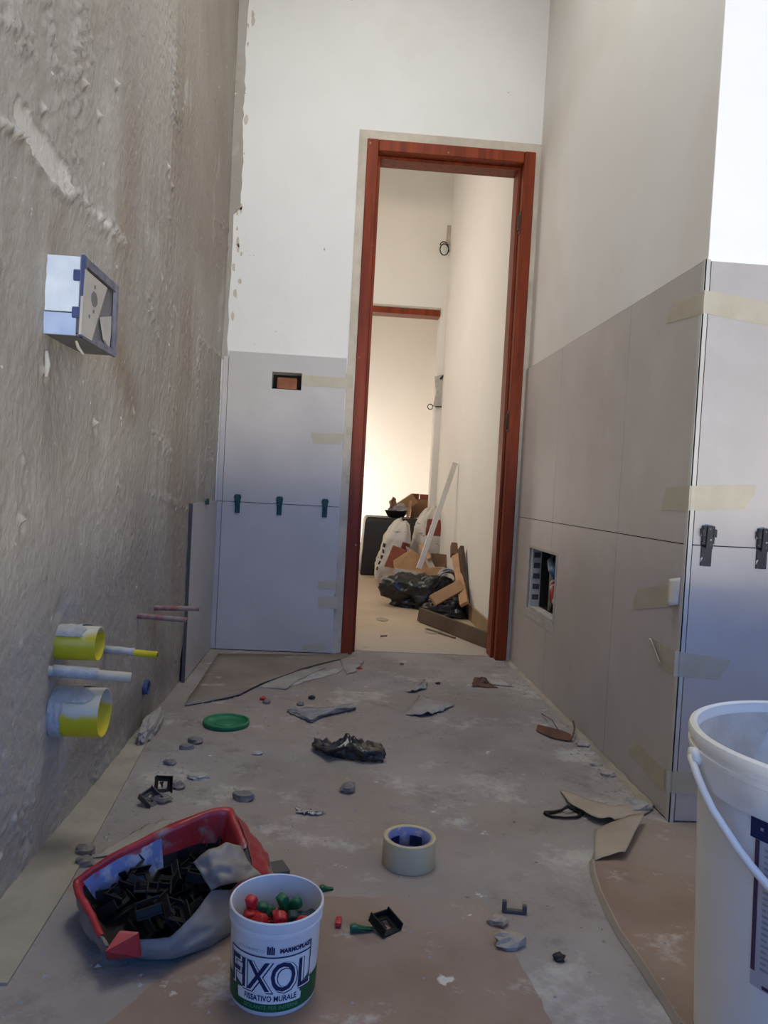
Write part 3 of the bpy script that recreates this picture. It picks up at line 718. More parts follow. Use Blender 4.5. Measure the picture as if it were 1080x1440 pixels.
q = G(390, 1228); o = obj('plastic_offcut', xf(bx(-.022, .022, -.02, .02, 0, .012, .002), Matrix.Translation((q.x-.005, q.y, 0)) @ Matrix.Rotation(.4, 4, 'Z')), 'grey_clip'); tag(o, 'dark grey plastic offcut at the end of the open sack', 'offcut')
q = G(228, 1112); clip((q.x, q.y, .012), (1.0, .2, .5), 'black plastic clip standing tilted among rubble near the rendered wall', None, .95)
q = G(210, 1130); clip((q.x, q.y, .008), (.55, -.2, 1.0), 'charcoal plastic clip lying by rubble behind the open sack', None, .95, 'grey_clip')

# ------------------------------------------------------------------ masking tape roll
def build_tape():
    c = (.167, 1.350, 0); t = empty('masking_tape_roll', c, 'cream roll of masking tape standing on its side on the floor', 'tape roll')
    obj('tape', xf(lathe([(.0405, .001), (.0478, 0), (.0484, .0012), (.0484, .0488), (.0478, .050), (.0405, .0492)], 64, close=True), Matrix.Translation(c)), 'tape_roll', t, True)
    obj('core', xf(lathe([(.0383, .0012), (.0404, .0012), (.0404, .0488), (.0383, .0488)], 64, close=True), Matrix.Translation(c)), 'tape_core', t, True)
    v, f = [], []
    core = lambda z: .0382
    pr = []
    for k in range(5):
        pr.append(wrap(rectgrid(-.02+k*.045, .005+k*.045, .014, .034, 8), c, core, PI*.42))
    obj('core_print', join(*pr), 'navy', t)
build_tape()

# green lid
q = G(318, 1019); LID = (q.x, q.y, 0)
lid = empty('pot_lid', LID, 'green round plastic lid lying on the floor near the rendered wall', 'lid')
obj('disc', xf(lathe([(.054, .001), (.060, 0), (.0635, .002), (.0645, .011), (.0635, .0135), (.0600, .0135), (.0585, .010), (.0575, .0055), (.02, .0055)], 56), Matrix.Translation(LID)), 'green_lid', lid, True)
obj('centre_ring', xf(lathe([(.028, .0052), (.031, .0052), (.031, .0066), (.028, .0066)], 40, close=True), Matrix.Translation(LID)), 'green_lid', lid, True)

# ------------------------------------------------------------------ open sack with black clips
def build_sack():
    rim_px = [(103, 1240, .060), (160, 1200, .088), (240, 1160, .112), (298, 1138, .126), (326, 1137, .124), (345, 1185, .098), (352, 1215, .080), (325, 1250, .070), (297, 1253, .072), (268, 1290, .060), (238, 1318, .054), (190, 1322, .050), (150, 1330, .046), (124, 1285, .052)]
    foot = [(-.345, 1.195), (-.345, 1.31), (-.29, 1.40), (-.20, 1.42), (-.13, 1.39), (-.085, 1.33), (-.075, 1.26), (-.085, 1.20), (-.105, 1.14), (-.15, 1.085), (-.20, 1.055), (-.25, 1.058), (-.295, 1.078), (-.33, 1.125)]
    rim = [G(a, b, z) for a, b, z in rim_px]; n = len(rim)
    def cr(pts, u):
        k = len(pts); x = (u % 1)*k; i = int(x); f = x-i
        p0, p1, p2, p3 = (pts[(i+d) % k] for d in (-1, 0, 1, 2))
        return (.5*((2*p1)+(p2-p0)*f+(2*p0-5*p1+4*p2-p3)*f*f+(3*p1-p0-3*p2+p3)*f**3))*.3+p1.lerp(p2, f)*.7
    fo = [Vector((a, b, .002)) for a, b in foot]
    base = (-.22, 1.22, 0)
    t = empty('open_sack', base, 'open crumpled red and grey plastic sack full of black clips', 'sack')
    NU = 84
    def outer(u, v):
        a = cr(fo, u); b = cr(rim, u); p = a.lerp(b, v); cen = Vector((-.22, 1.23, p.z)); d = (p-cen).normalized()
        bulge = .009*math.sin(PI*min(1, v*1.05))
        cre = .008*noise.noise(Vector((u*22, v*2.5, 3)))-.010*abs(noise.noise(Vector((u*34, v*5, 8))))+.004*noise.noise(Vector((u*60, v*9, 4)))+.004
        p = p+d*(bulge+cre*math.sin(PI*min(.92, v+.08))); p.z = max(p.z, .001)
        return p
    def inner(u, v, inset=.0035):
        b = outer(u, 1); cen = Vector((-.22, 1.22, b.z)); d = (cen-b); L = d.length; d.normalize()
        p = b+d*(inset+(.026*v if L > .06 else .01*v)); p.z = b.z-v*max(b.z-.018, .01)
        return p
    body = gridsurf(outer, NU, 16, True)
    k = len(body[0]); bot = tuple(range(NU-1, -1, -1))
    obj('sack_body', (body[0], body[1]+[bot]), 'sack_grey', t, True)
    # lining: inner face all round, near-black for the shade among the clips, red hem band on top, printed panel on the far inner side
    obj('shade_lining', gridsurf(lambda u, v: inner(u, .17+.83*v), NU, 8, True), 'dark_gap', t, True)
    fl_ = [inner(k/NU, 1) for k in range(NU)]; obj('shade_bottom', (fl_, [tuple(range(NU))]), 'dark_gap', t)  # near-black floor, stands in for clips and shade inside the sack
    # printed panel on the far inner side, red hem band along far and near-left edge
    def rng(u0, u1, v0, v1, off, nu=40, nv=8, fn=None):
        def f_(u, v):
            uu = u0+(u1-u0)*u; a_, b_ = (v0(u) if callable(v0) else v0), (v1(u) if callable(v1) else v1)
            return inner(uu % 1, a_+(b_-a_)*v, .0035+off)
        return gridsurf(f_, nu, nv)
    def hem_rng(u0, u1, v0, v1, off, nu=70):
        def f_(u, v):
            uu = (u0+(u1-u0)*u) % 1
            if v < .01: return outer(uu, 1)+(outer(uu, 1)-Vector((-.22, 1.23, outer(uu, 1).z))).normalized()*.0012-Vector((0, 0, .004))
            if v < .2: return outer(uu, 1)+Vector((0, 0, .0016))
            return inner(uu, v0+(v1(u)-v0)*(v-.2)/.8+.03, .0035+off)
        return gridsurf(f_, nu, 9)
    obj('printed_panel', rng(.005, .125, .12, .85, .0045), 'sack_print', t, True)
    obj('rim_fold', gridsurf(lambda u, v: outer(u, 1).lerp(inner(u, .25), v)+Vector((0, 0, .0008)), NU, 5, True), 'sack_grey', t, True)
    obj('red_hem', hem_rng(-.12, .375, -.02, lambda u: (.12 if u < .22 else .12+min(.34, (u-.22)*2.2))+.04*math.sin(u*9), .004, 70), 'sack_red', t, True)
    # outer red cover on the right-hand end
    def ocov(u, v):
        uu = .30+.22*u; p = outer(uu, .35+.66*v); cen = Vector((-.22, 1.22, p.z)); return p+(p-cen).normalized()*.0025
    obj('red_cover', gridsurf(ocov, 28, 10), 'sack_red', t, True)
    # red folded tab at the near corner
    tab = [(148, 1338, .050), (150, 1350, .026), (196, 1346, .030), (192, 1314, .060), (166, 1312, .062)]
    obj('folded_tab', prism([G(a, b, z) for a, b, z in tab], (.002, .004, .001)), 'sack_red', t)
    # grey flap turned in over the opening
    fl = [[(272, 1212, .110), (292, 1196, .124), (318, 1186, .126), (338, 1190, .112)], [(285, 1232, .096), (300, 1218, .112), (324, 1214, .112), (350, 1214, .094)], [(297, 1252, .076), (312, 1245, .088), (334, 1240, .088), (368, 1232, .066)]]
    FL = [[G(*p) for p in r_] for r_ in fl]
    def ff(u, v):
        x = u*3; i = min(2, int(x)); fx = x-i; y = v*2; j = min(1, int(y)); fy = y-j
        p = (FL[j][i]*(1-fx)+FL[j][i+1]*fx)*(1-fy)+(FL[j+1][i]*(1-fx)+FL[j+1][i+1]*fx)*fy
        return p+Vector((0, -.004, .004))*noise.noise(Vector((u*5, v*4, 2)))*1.5
    obj('turned_flap', thicken(gridsurf(ff, 22, 16), .0012), 'sack_flap', t, True)
    # heap of black clips inside
    cen_ = Vector((-.225, 1.215)); pg_ = [cen_+(((outer(k/40, 1).xy+outer(k/40, .3).xy)/2)-cen_)*.74 for k in range(40)]
    def inside(x, y):
        c_ = False
        for k in range(40):
            a_, b_ = pg_[k], pg_[k-1]
            if (a_.y > y) != (b_.y > y) and x < (b_.x-a_.x)*(y-a_.y)/(b_.y-a_.y)+a_.x: c_ = not c_
        return c_
    r_ = random.Random(11); n_ = 0
    for lev, cnt in ((.010, 14), (.022, 14), (.034, 14), (.044, 14), (.054, 10)):
        for kk in range(cnt):
            for tr in range(400):
                x, y = r_.uniform(-.36, -.10), r_.uniform(1.08, 1.38)
                if inside(x, y): break
            dy = y-1.225
            clip((x, y, lev+(.02 if dy > .02 else -.002)), (r_.uniform(-.7, .7), r_.uniform(-.7, .7), r_.uniform(0, 3)), 'black plastic levelling clip heaped inside the open sack', 'black clips in the open sack', .95)
build_sack()

# ------------------------------------------------------------------ sheets on the floor
def sheet(name, pts, z, t, m, label, cat, bend=None, n=None):
    poly = [G(a, b, z) if len(pts[0]) == 2 else G(a, b, z) for a, b in [p[:2] for p in pts]]
    o = obj(name, prism(poly, (0, 0, t)), m); return tag(o, label, cat)
def ribbon(pts, w, t):
    """thin standing or curled paper edge along points (px, py, lift)"""
    V, F = [], []
    cs = [G(a, b, 0) for a, b, _ in pts]
    for i, (a, b, l) in enumerate(pts):
        d = (cs[min(i+1, len(cs)-1)]-cs[max(i-1, 0)]); d.normalize(); s = Vector((d.y, -d.x, 0))
        V += [cs[i]+Vector((0, 0, l)), cs[i]+s*w*.5+Vector((0, 0, l+t*2)), cs[i]+s*w+Vector((0, 0, .0012)), cs[i]+s*w*.6+Vector((0, 0, .0004))]
    for i in range(len(pts)-1):
        for k in range(4): F.append((4*i+k, 4*i+(k+1) % 4, 4*i+4+(k+1) % 4, 4*i+4+k))
    F += [(0, 1, 2, 3), tuple(4*(len(pts)-1)+k for k in (3, 2, 1, 0))]
    return fixn((V, F))
def jag(pts, step=14, amp=3.0, seed=1):
    out = []
    for i in range(len(pts)-1):
        a, b = Vector(pts[i]), Vector(pts[i+1]); n = max(1, int((b-a).length/step))
        for k in range(n):
            p = a.lerp(b, k/n); out.append((p.x+amp*noise.noise(Vector((p.x*.07, p.y*.07, seed))), p.y+amp*noise.noise(Vector((p.x*.07, p.y*.07, seed+9)))))
    out.append(tuple(pts[-1])); return out
e = jag([(140, 1450), (232, 1372), (330, 1300), (452, 1263), (560, 1263), (678, 1266), (692, 1300), (716, 1318), (728, 1350), (752, 1392), (790, 1470)], 16, 4, 3)
poly = [G(a, b) for a, b in e]+[Vector((.33, .72, 0)), Vector((-.26, .72, 0))]
o = obj('paper_sheet', prism(poly, (0, 0, .0016)), 'kraft'); tag(o, 'brown stained paper sheet on the floor under the white pot', 'paper')
for pts, seed in (([(452, 1283), (560, 1286), (668, 1284)], 1), ([(676, 1270), (690, 1320), (698, 1360)], 2)):
    pass
e = jag([(846, 1168), (832, 1210), (838, 1245), (856, 1285), (892, 1345), (925, 1392), (958, 1450)], 16, 2.5, 4)
poly = [G(a, b) for a, b in e]+[Vector((.52, .70, 0)), Vector((1.2, .70, 0)), Vector((1.2, YR-.02, 0)), G(938, 1158), G(900, 1150)]
sr = empty('paper_sheet', G(900, 1300), 'brown kraft paper covering the floor beside the bucket, edge curling up', 'paper')
obj('sheet', prism(poly, (0, 0, .0014)), 'kraft', sr)
obj('curled_edge', ribbon([(836, 1214, .006), (838, 1232, .007), (846, 1256, .006), (858, 1284, .008), (876, 1318, .007), (900, 1352, .009), (922, 1386, .009), (942, 1416, .007), (962, 1450, .008)], .010, .0018), 'kraft_pale', sr)
def flap(u, v):
    a = G(836, 1168+44*v).lerp(G(906-28*v, 1158+52*v), u)
    return a+Vector((0, 0, .002+.020*math.sin(PI*.5*u)*(1-.3*v)+.004*noise.noise(Vector((u*3, v*3, 1)))))
obj('folded_flap', thicken(gridsurf(flap, 14, 10), .0012), 'kraft_pale', sr, True)
# torn paper lying along the right tiles
def strip_sheet(name, rows, m, label, cat='paper', lift=0, th=.0012, nu=18, nv=8, wv=.004):
    """rows: two or three polylines of (px,py,z)"""
    R_ = [[G(*p) for p in r] for r in rows]
    def pick(r, u):
        x = u*(len(r)-1); i = min(len(r)-2, int(x)); return r[i].lerp(r[i+1], x-i)
    def fn(u, v):
        y = v*(len(R_)-1); j = min(len(R_)-2, int(y)); p = pick(R_[j], u).lerp(pick(R_[j+1], u), y-j); k_ = len(label)*.53
        p = p+Vector((.007*noise.noise(Vector((u*6, v*5, k_)))+.004*noise.noise(Vector((u*15, v*9, k_))), .010*noise.noise(Vector((u*6, v*5, k_+7)))+.006*noise.noise(Vector((u*16, v*9, k_+7))), 0))*(1 if 'hall' not in label and 'long dark' not in label else .4)
        return p+Vector((0, 0, max(0, wv*noise.noise(Vector((u*4, v*3, len(label)*.37))))+lift))
    o = obj(name, thicken(gridsurf(fn, nu, nv), -th), m, None, True); return tag(o, label, cat)
strip_sheet('paper_scrap', [[(787, 1110, .004), (830, 1125, .012), (865, 1135, .010), (905, 1128, .004)], [(800, 1128, .014), (840, 1150, .016), (868, 1152, .012), (915, 1140, .003)]], 'kraft_pale', 'torn beige paper strip at the foot of the right tiles', wv=.006)
strip_sheet('cardboard_sheet', [[(305, 919, .004), (370, 920, .004), (430, 921, .004), (488, 918, .004)], [(285, 950, .006), (350, 945, .006), (420, 932, .006), (490, 924, .004)], [(257, 993, .003), (322, 980, .009), (375, 958, .008), (440, 936, .004)]], 'kraft_dusty', 'brown cardboard sheet with raised front edge in the left corner', th=.002, wv=.004)
strip_sheet('paper_scrap', [[(385, 950, .003), (425, 941, .003), (458, 938, .003)], [(362, 966, .002), (404, 969, .003), (420, 956, .003)]], 'paper_grey', 'grey paper piece poking out from the corner cardboard', wv=.002)
strip_sheet('paper_scrap', [[(425, 944, .002), (455, 943, .002), (485, 938, .002)], [(408, 966, .002), (430, 958, .002), (476, 946, .002)]], 'stone_pale', 'pale flat paper piece in front of the door post', wv=.002)
strip_sheet('paper_scrap', [[(478, 925, .003), (498, 921, .004), (512, 930, .003)], [(486, 948, .002), (498, 945, .004), (508, 934, .003)]], 'paper_grey', 'small curled grey paper at the door threshold', wv=.004)
strip_sheet('paper_scrap', [[(192, 1168, .003), (212, 1158, .005), (232, 1152, .004), (262, 1152, .003)], [(130, 1206, .003), (165, 1200, .004), (200, 1194, .006), (232, 1168, .004)]], 'paper_grey', 'pale grey paper sheet tucked behind the open sack', wv=.004)
strip_sheet('paper_scrap', [[(205, 1195, .016), (228, 1178, .022), (250, 1168, .020)], [(165, 1208, .004), (200, 1202, .016), (232, 1186, .018)]], 'grey_clip', 'dark grey torn plastic strip behind the open sack', 'plastic scrap', wv=.006)
strip_sheet('paper_scrap', [[(416, 1136, .002), (432, 1138, .003), (456, 1143, .002)], [(418, 1142, .004), (436, 1144, .005), (452, 1145, .003)]], 'stone_pale', 'thin pale paper sliver on the open floor', wv=.002)
strip_sheet('paper_scrap', [[(590, 978, .004), (612, 984, .014), (640, 990, .006)], [(570, 1005, .002), (596, 1004, .012), (618, 1002, .006)]], 'paper_grey', 'crumpled grey paper in the middle of the floor', wv=.018, nu=22, nv=12)
strip_sheet('paper_scrap', [[(588, 957, .003), (598, 955, .010), (601, 962, .004)], [(570, 973, .002), (583, 971, .010), (600, 968, .005)]], 'paper_grey', 'small crumpled paper nearer the doorway', wv=.014)
strip_sheet('paper_scrap', [[(668, 951, .002), (684, 955, .005), (708, 956, .002)], [(672, 960, .003), (692, 962, .004), (722, 966, .002)]], 'stone_pale', 'pale plaster flake sheet by the brown scrap', wv=.004)
strip_sheet('wood_scrap', [[(668, 952, .022), (682, 952, .028), (686, 958, .012)], [(664, 965, .002), (680, 966, .003), (700, 967, .002)]], 'rust', 'small brown bent scrap on the floor near the right tiles', 'scrap', wv=.002)
strip_sheet('clear_wrapper', [[(405, 1000, .004), (432, 994, .014), (462, 996, .006), (494, 990, .016)], [(404, 1000, .002), (437, 1012, .012), (456, 1003, .014), (498, 996, .010)], [(414, 1005, .002), (437, 1016, .002), (460, 1006, .002), (502, 996, .002)]], 'clear_scrap', 'crumpled clear plastic wrapper with grey edges', 'wrapper', wv=.016, nu=30, nv=14)

# crumpled black plastic film
def film():
    rows = [[(443, 1040, .010), (468, 1047, .020), (488, 1036, .050), (510, 1044, .036), (536, 1046, .030)], [(438, 1050, .012), (462, 1058, .026), (486, 1050, .034), (512, 1058, .030), (543, 1062, .020)], [(445, 1056, .001), (470, 1066, .001), (488, 1069, .001), (512, 1072, .002), (538, 1073, .001)]]
    R_ = [[G(*p) for p in r] for r in rows]
    def pick(r, u):
        x = u*(len(r)-1); i = min(len(r)-2, int(x)); return r[i].lerp(r[i+1], x-i)
    def fn(u, v):
        y = v*2; j = min(1, int(y)); p = pick(R_[j], u).lerp(pick(R_[j+1], u), y-j)
        k = noise.noise(Vector((u*9, v*4, 4))); k2 = noise.noise(Vector((u*20, v*9, 6)))
        p = p+Vector((.004*k2, .010*k, .014*abs(k)+.006*abs(k2))); p.z = max(.001, p.z); return p
    o = obj('plastic_film', thicken(gridsurf(fn, 40, 20), .001), 'black_bag', None, True); tag(o, 'crumpled black plastic film lying in the middle of the floor', 'plastic film')
film()
# rusty scrap with a wire by the right wall
q = G(785, 1036)
rs = empty('bent_strip', q, 'rusty brown bent strip with upturned ends by the right tiles', 'scrap')
rowsA = [[(757, 1020, .010), (775, 1024, .020), (795, 1030, .012), (803, 1034, .010)], [(754, 1028, .002), (776, 1038, .003), (798, 1043, .002), (804, 1042, .002)]]
R_ = [[G(*p) for p in r] for r in rowsA]
def fnr(u, v):
    x = u*3; i = min(2, int(x)); return R_[0][i].lerp(R_[0][i+1], x-i).lerp(R_[1][i].lerp(R_[1][i+1], x-i), v)
obj('strip', thicken(gridsurf(fnr, 14, 5), .003), 'rust', rs)
obj('curled_end', tube([G(802, 1042, .004), G(806, 1034, .018), G(808, 1024, .03), G(806, 1014, .04)], .0025, 6), 'rust', rs)
obj('wire', tube([G(790, 1034, .006), G(782, 1022, .025), G(776, 1012, .03), G(762, 1004, .004)], .0014, 6), 'wire', rs)
# black loop (cable clip)
pts = [(766, 1143), (775, 1148), (795, 1150), (812, 1149), (818, 1144), (808, 1139), (798, 1134), (790, 1139), (778, 1142), (766, 1143)]
o = obj('plastic_loop', tube([G(a, b, .004+.012*(1 if 790 <= a <= 800 and b < 1138 else 0)) for a, b in pts], [.0045, .003, .0025, .003, .0045, .004, .004, .003, .0035, .0045], 8), 'black_plastic', None, True); tag(o, 'black flat plastic loop on the floor by the torn beige paper', 'plastic scrap')

# rubble
rub = [(275, 1045, .017, 'stone', 'grey rubble lump in front of the green lid'), (262, 1053, .014, 'stone', 'small grey rubble lump in front of the green lid'), (240, 1075, .013, 'stone', 'rubble crumb beside the mortar strip'), (488, 1113, .020, 'stone', 'dark round pebble of mortar in the open floor'),
       (343, 1124, .020, 'stone', 'flat dark mortar chip behind the open sack'), (228, 1127, .018, 'stone', 'mortar chip next to the charcoal clip'), (252, 1108, .014, 'stone', 'mortar crumb next to the tilted black clip'), (278, 1094, .020, 'stone_pale', 'pale flat plaster chip left of the open floor'),
       (362, 1060, .013, 'stone_pale', 'pale plaster chip in front of the crumpled wrapper'), (120, 1200, .016, 'stone', 'grey lump against the mortar strip by the sack'), (118, 1215, .014, 'stone', 'dark lump at the left end of the sack'), (438, 983, .012, 'clip_dark', 'small dark chip behind the clear wrapper'),
       (375, 989, .013, 'stone', 'mauve chip near the corner cardboard'), (423, 992, .012, 'stone', 'grey chip touching the clear wrapper'), (855, 1090, .018, 'stone_pale', 'plaster crumb at the foot of the right tiles'), (900, 1138, .030, 'stone_pale', 'pale plaster lump at the tiled corner'), (880, 1150, .020, 'stone_pale', 'small plaster lump beside the tiled corner'),
       (820, 1048, .020, 'stone_pale', 'plaster lump against the right tiles past the rusty strip'), (838, 1076, .014, 'stone_pale', 'plaster crumb against the right tiles'), (700, 1300, .016, 'kraft_pale', 'beige crumb on the torn edge of brown paper'), (716, 1330, .020, 'kraft_pale', 'torn beige paper crumb at the brown paper edge'), (786, 1350, .010, 'wire', 'thin dark splinter beyond the brown paper edge'),
       (565, 935, .008, 'wood_brown', 'tiny brown crumb near the threshold'), (370, 984, .010, 'red_plastic', 'tiny red plastic chip near the corner cardboard'), (506, 941, .008, 'red_plastic', 'tiny red crumb near the threshold'), (616, 962, .008, 'wire', 'tiny dark crumb by the small paper')]
for k, (a, b, s, m, lab) in enumerate(rub):
    p = G(a, b); o = obj('rubble', lump(p, s*random.uniform(.9, 1.25), s*random.uniform(.75, 1.0), s*(.65 if m != 'stone_pale' else .35), k+2, .5, 1.3, 10, 7), m); tag(o, lab, 'rubble')
    if 'left end of the sack' in lab or 'against the mortar strip' in lab: pass
p = G(960, 1240); 
# grit (uncountable)
gr = []
rg = random.Random(21)
for k in range(1500):
    if rg.random() < .45: x, y = rg.uniform(-.42, .72), rg.uniform(.9, 3.0)
    elif rg.random() < .5: x, y = XR-.005-abs(rg.gauss(0, .05)), rg.uniform(1.6, 3.0)
    else: x, y = -.40+abs(rg.gauss(0, .09)), rg.uniform(1.2, 2.9)
    s = rg.choice((.0015, .002, .003, .0045)); a = rg.uniform(0, 6)
    V = [Vector((x+s*1.3*math.cos(a+t), y+s*math.sin(a+t), .0)) for t in (0, 2.1, 4.2)]+[Vector((x, y, s*.9))]
    gr.append((V, [(0, 2, 1), (0, 1, 3), (1, 2, 3), (2, 0, 3)]))
o = obj('grit', join(*gr), 'stone_pale'); tag(o, 'scattered plaster grit all over the bathroom floor', 'grit', None, 'stuff')
# mortar squeezed out along the foot of the right tiles
def bead(u, v):
    y = 1.62+(3.02-1.62)*u; w = .014+.012*noise.noise(Vector((y*9, 1, 0)))+.008*noise.noise(Vector((y*31, 2, 0)))
    return Vector((XR-.001-max(.003, w)*v, y, .0005+.013*(1-v)*(.6+.5*noise.noise(Vector((y*22, v*2, 5))))))
o = struct('trim_4', gridsurf(bead, 160, 5), 'mortar', 'crumbly mortar along the foot of the right tiles', 'trim', None, True)

# ------------------------------------------------------------------ left wall fittings
def lw(px, py, x=XL): return P(px, py, 0, x)
# electrical box: protrudes from the wall
SY0, SY1, SZ0, SZ1, SX = 1.262, 1.452, .906, 1.034, -.428
t = empty('wall_switch_box', (XL, (SY0+SY1)/2, SZ0), 'white and blue electrical box sticking out of the rendered wall', 'electrical box')
obj('side_panel', bx(XL-.03, SX-.006, SY0, SY0+.004, SZ0+.038, SZ1, .001), 'box_white', t)
obj('side_panel', bx(XL-.03, SX-.010, SY0-.001, SY0+.004, SZ0, SZ0+.036, .001), 'blue_box', t)
obj('side_panel', bx(XL-.03, SX-.004, SY1-.004, SY1, SZ0, SZ1, .001), 'box_grey', t)
obj('top_panel', bx(XL-.03, SX-.004, SY0+.004, SY1-.004, SZ1-.004, SZ1, .001), 'box_grey', t)
obj('bottom_panel', bx(XL-.03, SX-.004, SY0+.004, SY1-.004, SZ0, SZ0+.004, .001), 'box_grey', t)
obj('back_panel', bx(XL-.028, XL-.02, SY0+.004, SY1-.004, SZ0+.004, SZ1-.004), 'box_grey', t)
rim = obj('rim', slab(0, SX-.006, SX, SY0-.002, SY1+.002, SZ0-.002, SZ1+.002, [(SY0+.014, SY1-.012, SZ0+.010, SZ1-.012)]), 'box_rim', t)
obj('rim_strip', bx(SX-.004, SX+.0006, SY0-.0026, SY0+.008, SZ0-.002, SZ1+.0025), 'box_blue', t)
for z in (SZ0+.028, SZ0+.088):
    obj('clip_tab', bx(SX-.016, SX-.0055, SY0-.004, SY0+.004, z, z+.018, .001), 'box_blue', t)
q = lambda a, b: P(a, b, 0, SX+.001)
cv = obj('cover_plate', prism([q(120, 378), q(151, 405), q(145, 425), q(129, 479), q(114, 470), q(117, 420)], (-.004, 0, 0)), 'box_cover', t)
qc = P(133, 421, 0, SX+.0017)
obj('round_hole', prism([qc+Vector((0, .017*math.cos(2*PI*k/8+.39), .013*math.sin(2*PI*k/8+.39))) for k in range(8)], (-.0012, 0, 0)), 'box_grey', cv)
for a, b in ((134, 404), (132, 438), (126, 445)):
    q2 = P(a, b, 0, SX+.0017); obj('screw_hole', prism([q2+Vector((0, .004*math.cos(2*PI*k/6), .0035*math.sin(2*PI*k/6))) for k in range(6)], (-.0012, 0, 0)), 'box_grey', cv)
q = lambda a, b: P(a, b, 0, SX-.001)
obj('rocker', prism([q(143, 446), q(157, 445), q(156, 470), q(154, 491), q(148, 478)], (-.004, 0, 0)), 'box_cover', t)
obj('backing', bx(SX-.014, SX-.008, SY0+.006, SY1-.006, SZ0+.006, SZ1-.006), 'box_grey', t)
obj('plaster_dab', tube([P(106, 476, 1, SY0+.05), P(110, 488, 1, SY0+.06), P(117, 498, 1, SY0+.07)], [.002, .003, .002], 6), 'splash_plaster', t)

def pipe_stub(name, y, z, x1, r, m, label, wall=.003, tilt=0, inner=None):
    t = empty(name, (XL, y, z-r), label, 'pipe')
    n = 28; V = []; F = []
    prof = [(XL-.03, r), (x1, r), (x1+.0005, r-.001), (x1, r-wall), (XL-.02, r-wall)]
    for i_, (x, rr_) in enumerate(prof):
        for k in range(n):
            a = 2*PI*k/n; V.append(Vector((x+(tilt*math.cos(a) if i_ in (1, 2, 3) else 0), y+rr_*math.cos(a), z+rr_*math.sin(a))))
    for i_ in range(len(prof)-1):
        for k in range(n): F.append((i_*n+k, i_*n+(k+1) % n, (i_+1)*n+(k+1) % n, (i_+1)*n+k))
    F.append(tuple(range((len(prof)-1)*n, len(prof)*n)))
    obj('tube', fixn((V, F)), m, t, True)
    return t
# the big yellow drain stubs
p1 = pipe_stub('drain_stub', 1.405, .370, -.421, .0315, 'yellow_pipe', 'smaller yellow drain pipe stub in the rendered wall')
p2 = pipe_stub('drain_stub', 1.395, .245, -.404, .0445, 'yellow_pipe', 'larger yellow drain pipe stub low in the rendered wall')
def splash(y, z, r, a0, a1, x0, x1, seed, parent):
    def fn(u, v):
        a = a0+(a1-a0)*u; rr_ = r+.0008+.0022*max(0, .5+noise.noise(Vector((u*4, v*4, seed)))); e = x0+(x1-x0)*v*(.75+.35*noise.noise(Vector((u*3, 7, seed))))
        return Vector((e, y+rr_*math.cos(a), z+rr_*math.sin(a)))
    obj('plaster_splash', gridsurf(fn, 16, 10), 'splash_plaster', parent, True)
splash(1.405, .370, .0315, .5, 2.6, XL-.004, -.425, 1, p1)
splash(1.395, .245, .0445, .6, 2.5, XL-.004, -.408, 2, p2)
splash(1.395, .245, .0445, 2.5, 4.2, XL-.004, -.462, 3, p2)
def pipe(name, a, b, r, m, label, cuff=None):
    a, b = Vector(a), Vector(b); t = empty(name, a, label, 'pipe')
    d = (b-a).normalized(); obj('tube', tube([a-d*.02, a, b], r, 14), m, t, True)
    obj('bore', tube([b-d*.002, b+d*.0004], r*.65, 12), 'dark_gap', t)
    if cuff: obj('plaster_cuff', tube([a.lerp(b, k/7)+Vector((0, 0, .0015)) for k in range(int(7*cuff)+1)], [r*1.15+.0015*noise.noise(Vector((k*1.3, 3, r*90))) for k in range(int(7*cuff)+1)], 12), 'splash_plaster', t, True)
    return t
pipe('water_pipe', lw(74, 944), P(184, 953, 1, 1.395), .0095, 'white_pipe', 'whitish water pipe between the two yellow drain stubs', .65)
pipe('water_pipe', lw(146, 914), P(221, 921, 1, 1.66), .0075, 'yellow_pipe_plain', 'thin yellow water pipe beside the drain stubs', .6)
pipe('water_pipe', lw(194, 866), P(263, 872, 1, 1.95), .0068, 'red_pipe', 'nearer red water pipe stub in the rendered wall')
pipe('water_pipe', lw(217, 855), P(280, 856, 1, 2.12), .0068, 'red_pipe', 'farther red water pipe stub in the rendered wall')
q = lw(205, 966); t = empty('conduit_end', q, 'dark blue conduit mouth flush in the rendered wall', 'conduit')
obj('sleeve', xf(lathe([(.016, -.01), (.020, -.01), (.020, .008), (.016, .008)], 18, close=True), Matrix.Translation((XL, q.y, q.z)) @ Matrix.Scale(1.5, 4, (0, 0, 1)) @ Matrix.Rotation(PI/2, 4, 'Y') if False else Matrix.Translation((XL, q.y, q.z)) @ Matrix.Rotation(PI/2, 4, 'Y')), 'box_blue', t, True)
obj('mouth', tube([(XL-.004, q.y, q.z), (XL+.004, q.y, q.z)], .0158, 16), 'dark_gap', t)
q = lw(290, 705, XL+.012); t = empty('tile_spacer', q, 'small green tile spacer on the left tile edge', 'spacer')
obj('cross', join(bx(q.x, q.x+.006, q.y-.028, q.y+.028, q.z-.004, q.z+.004), bx(q.x, q.x+.010, q.y-.006, q.y+.006, q.z-.012, q.z+.010)), 'green_dark', t)
# lump of mortar at the wall foot
q = G(215, 1030); o = obj('mortar_lump', lump(Vector((-.462, 2.02, 0)), .020, .12, .030, 31, .3, 3.0, 30, 14), 'render'); tag(o, 'crumbling mortar lump at the foot of the rendered wall', 'mortar')
# white plaster fleck
for k, (a, b, lab) in enumerate(((61, 512, 'white plaster drip on the rendered wall below the box'),)):
    q = lw(a, b); o = obj('plaster_drip', tube([(XL+.004, q.y, q.z+.022), (XL+.006, q.y+.002, q.z), (XL+.004, q.y+.003, q.z-.020)], [.003, .005, .003], 7), 'splash_plaster', None, True); tag(o, lab, 'plaster')

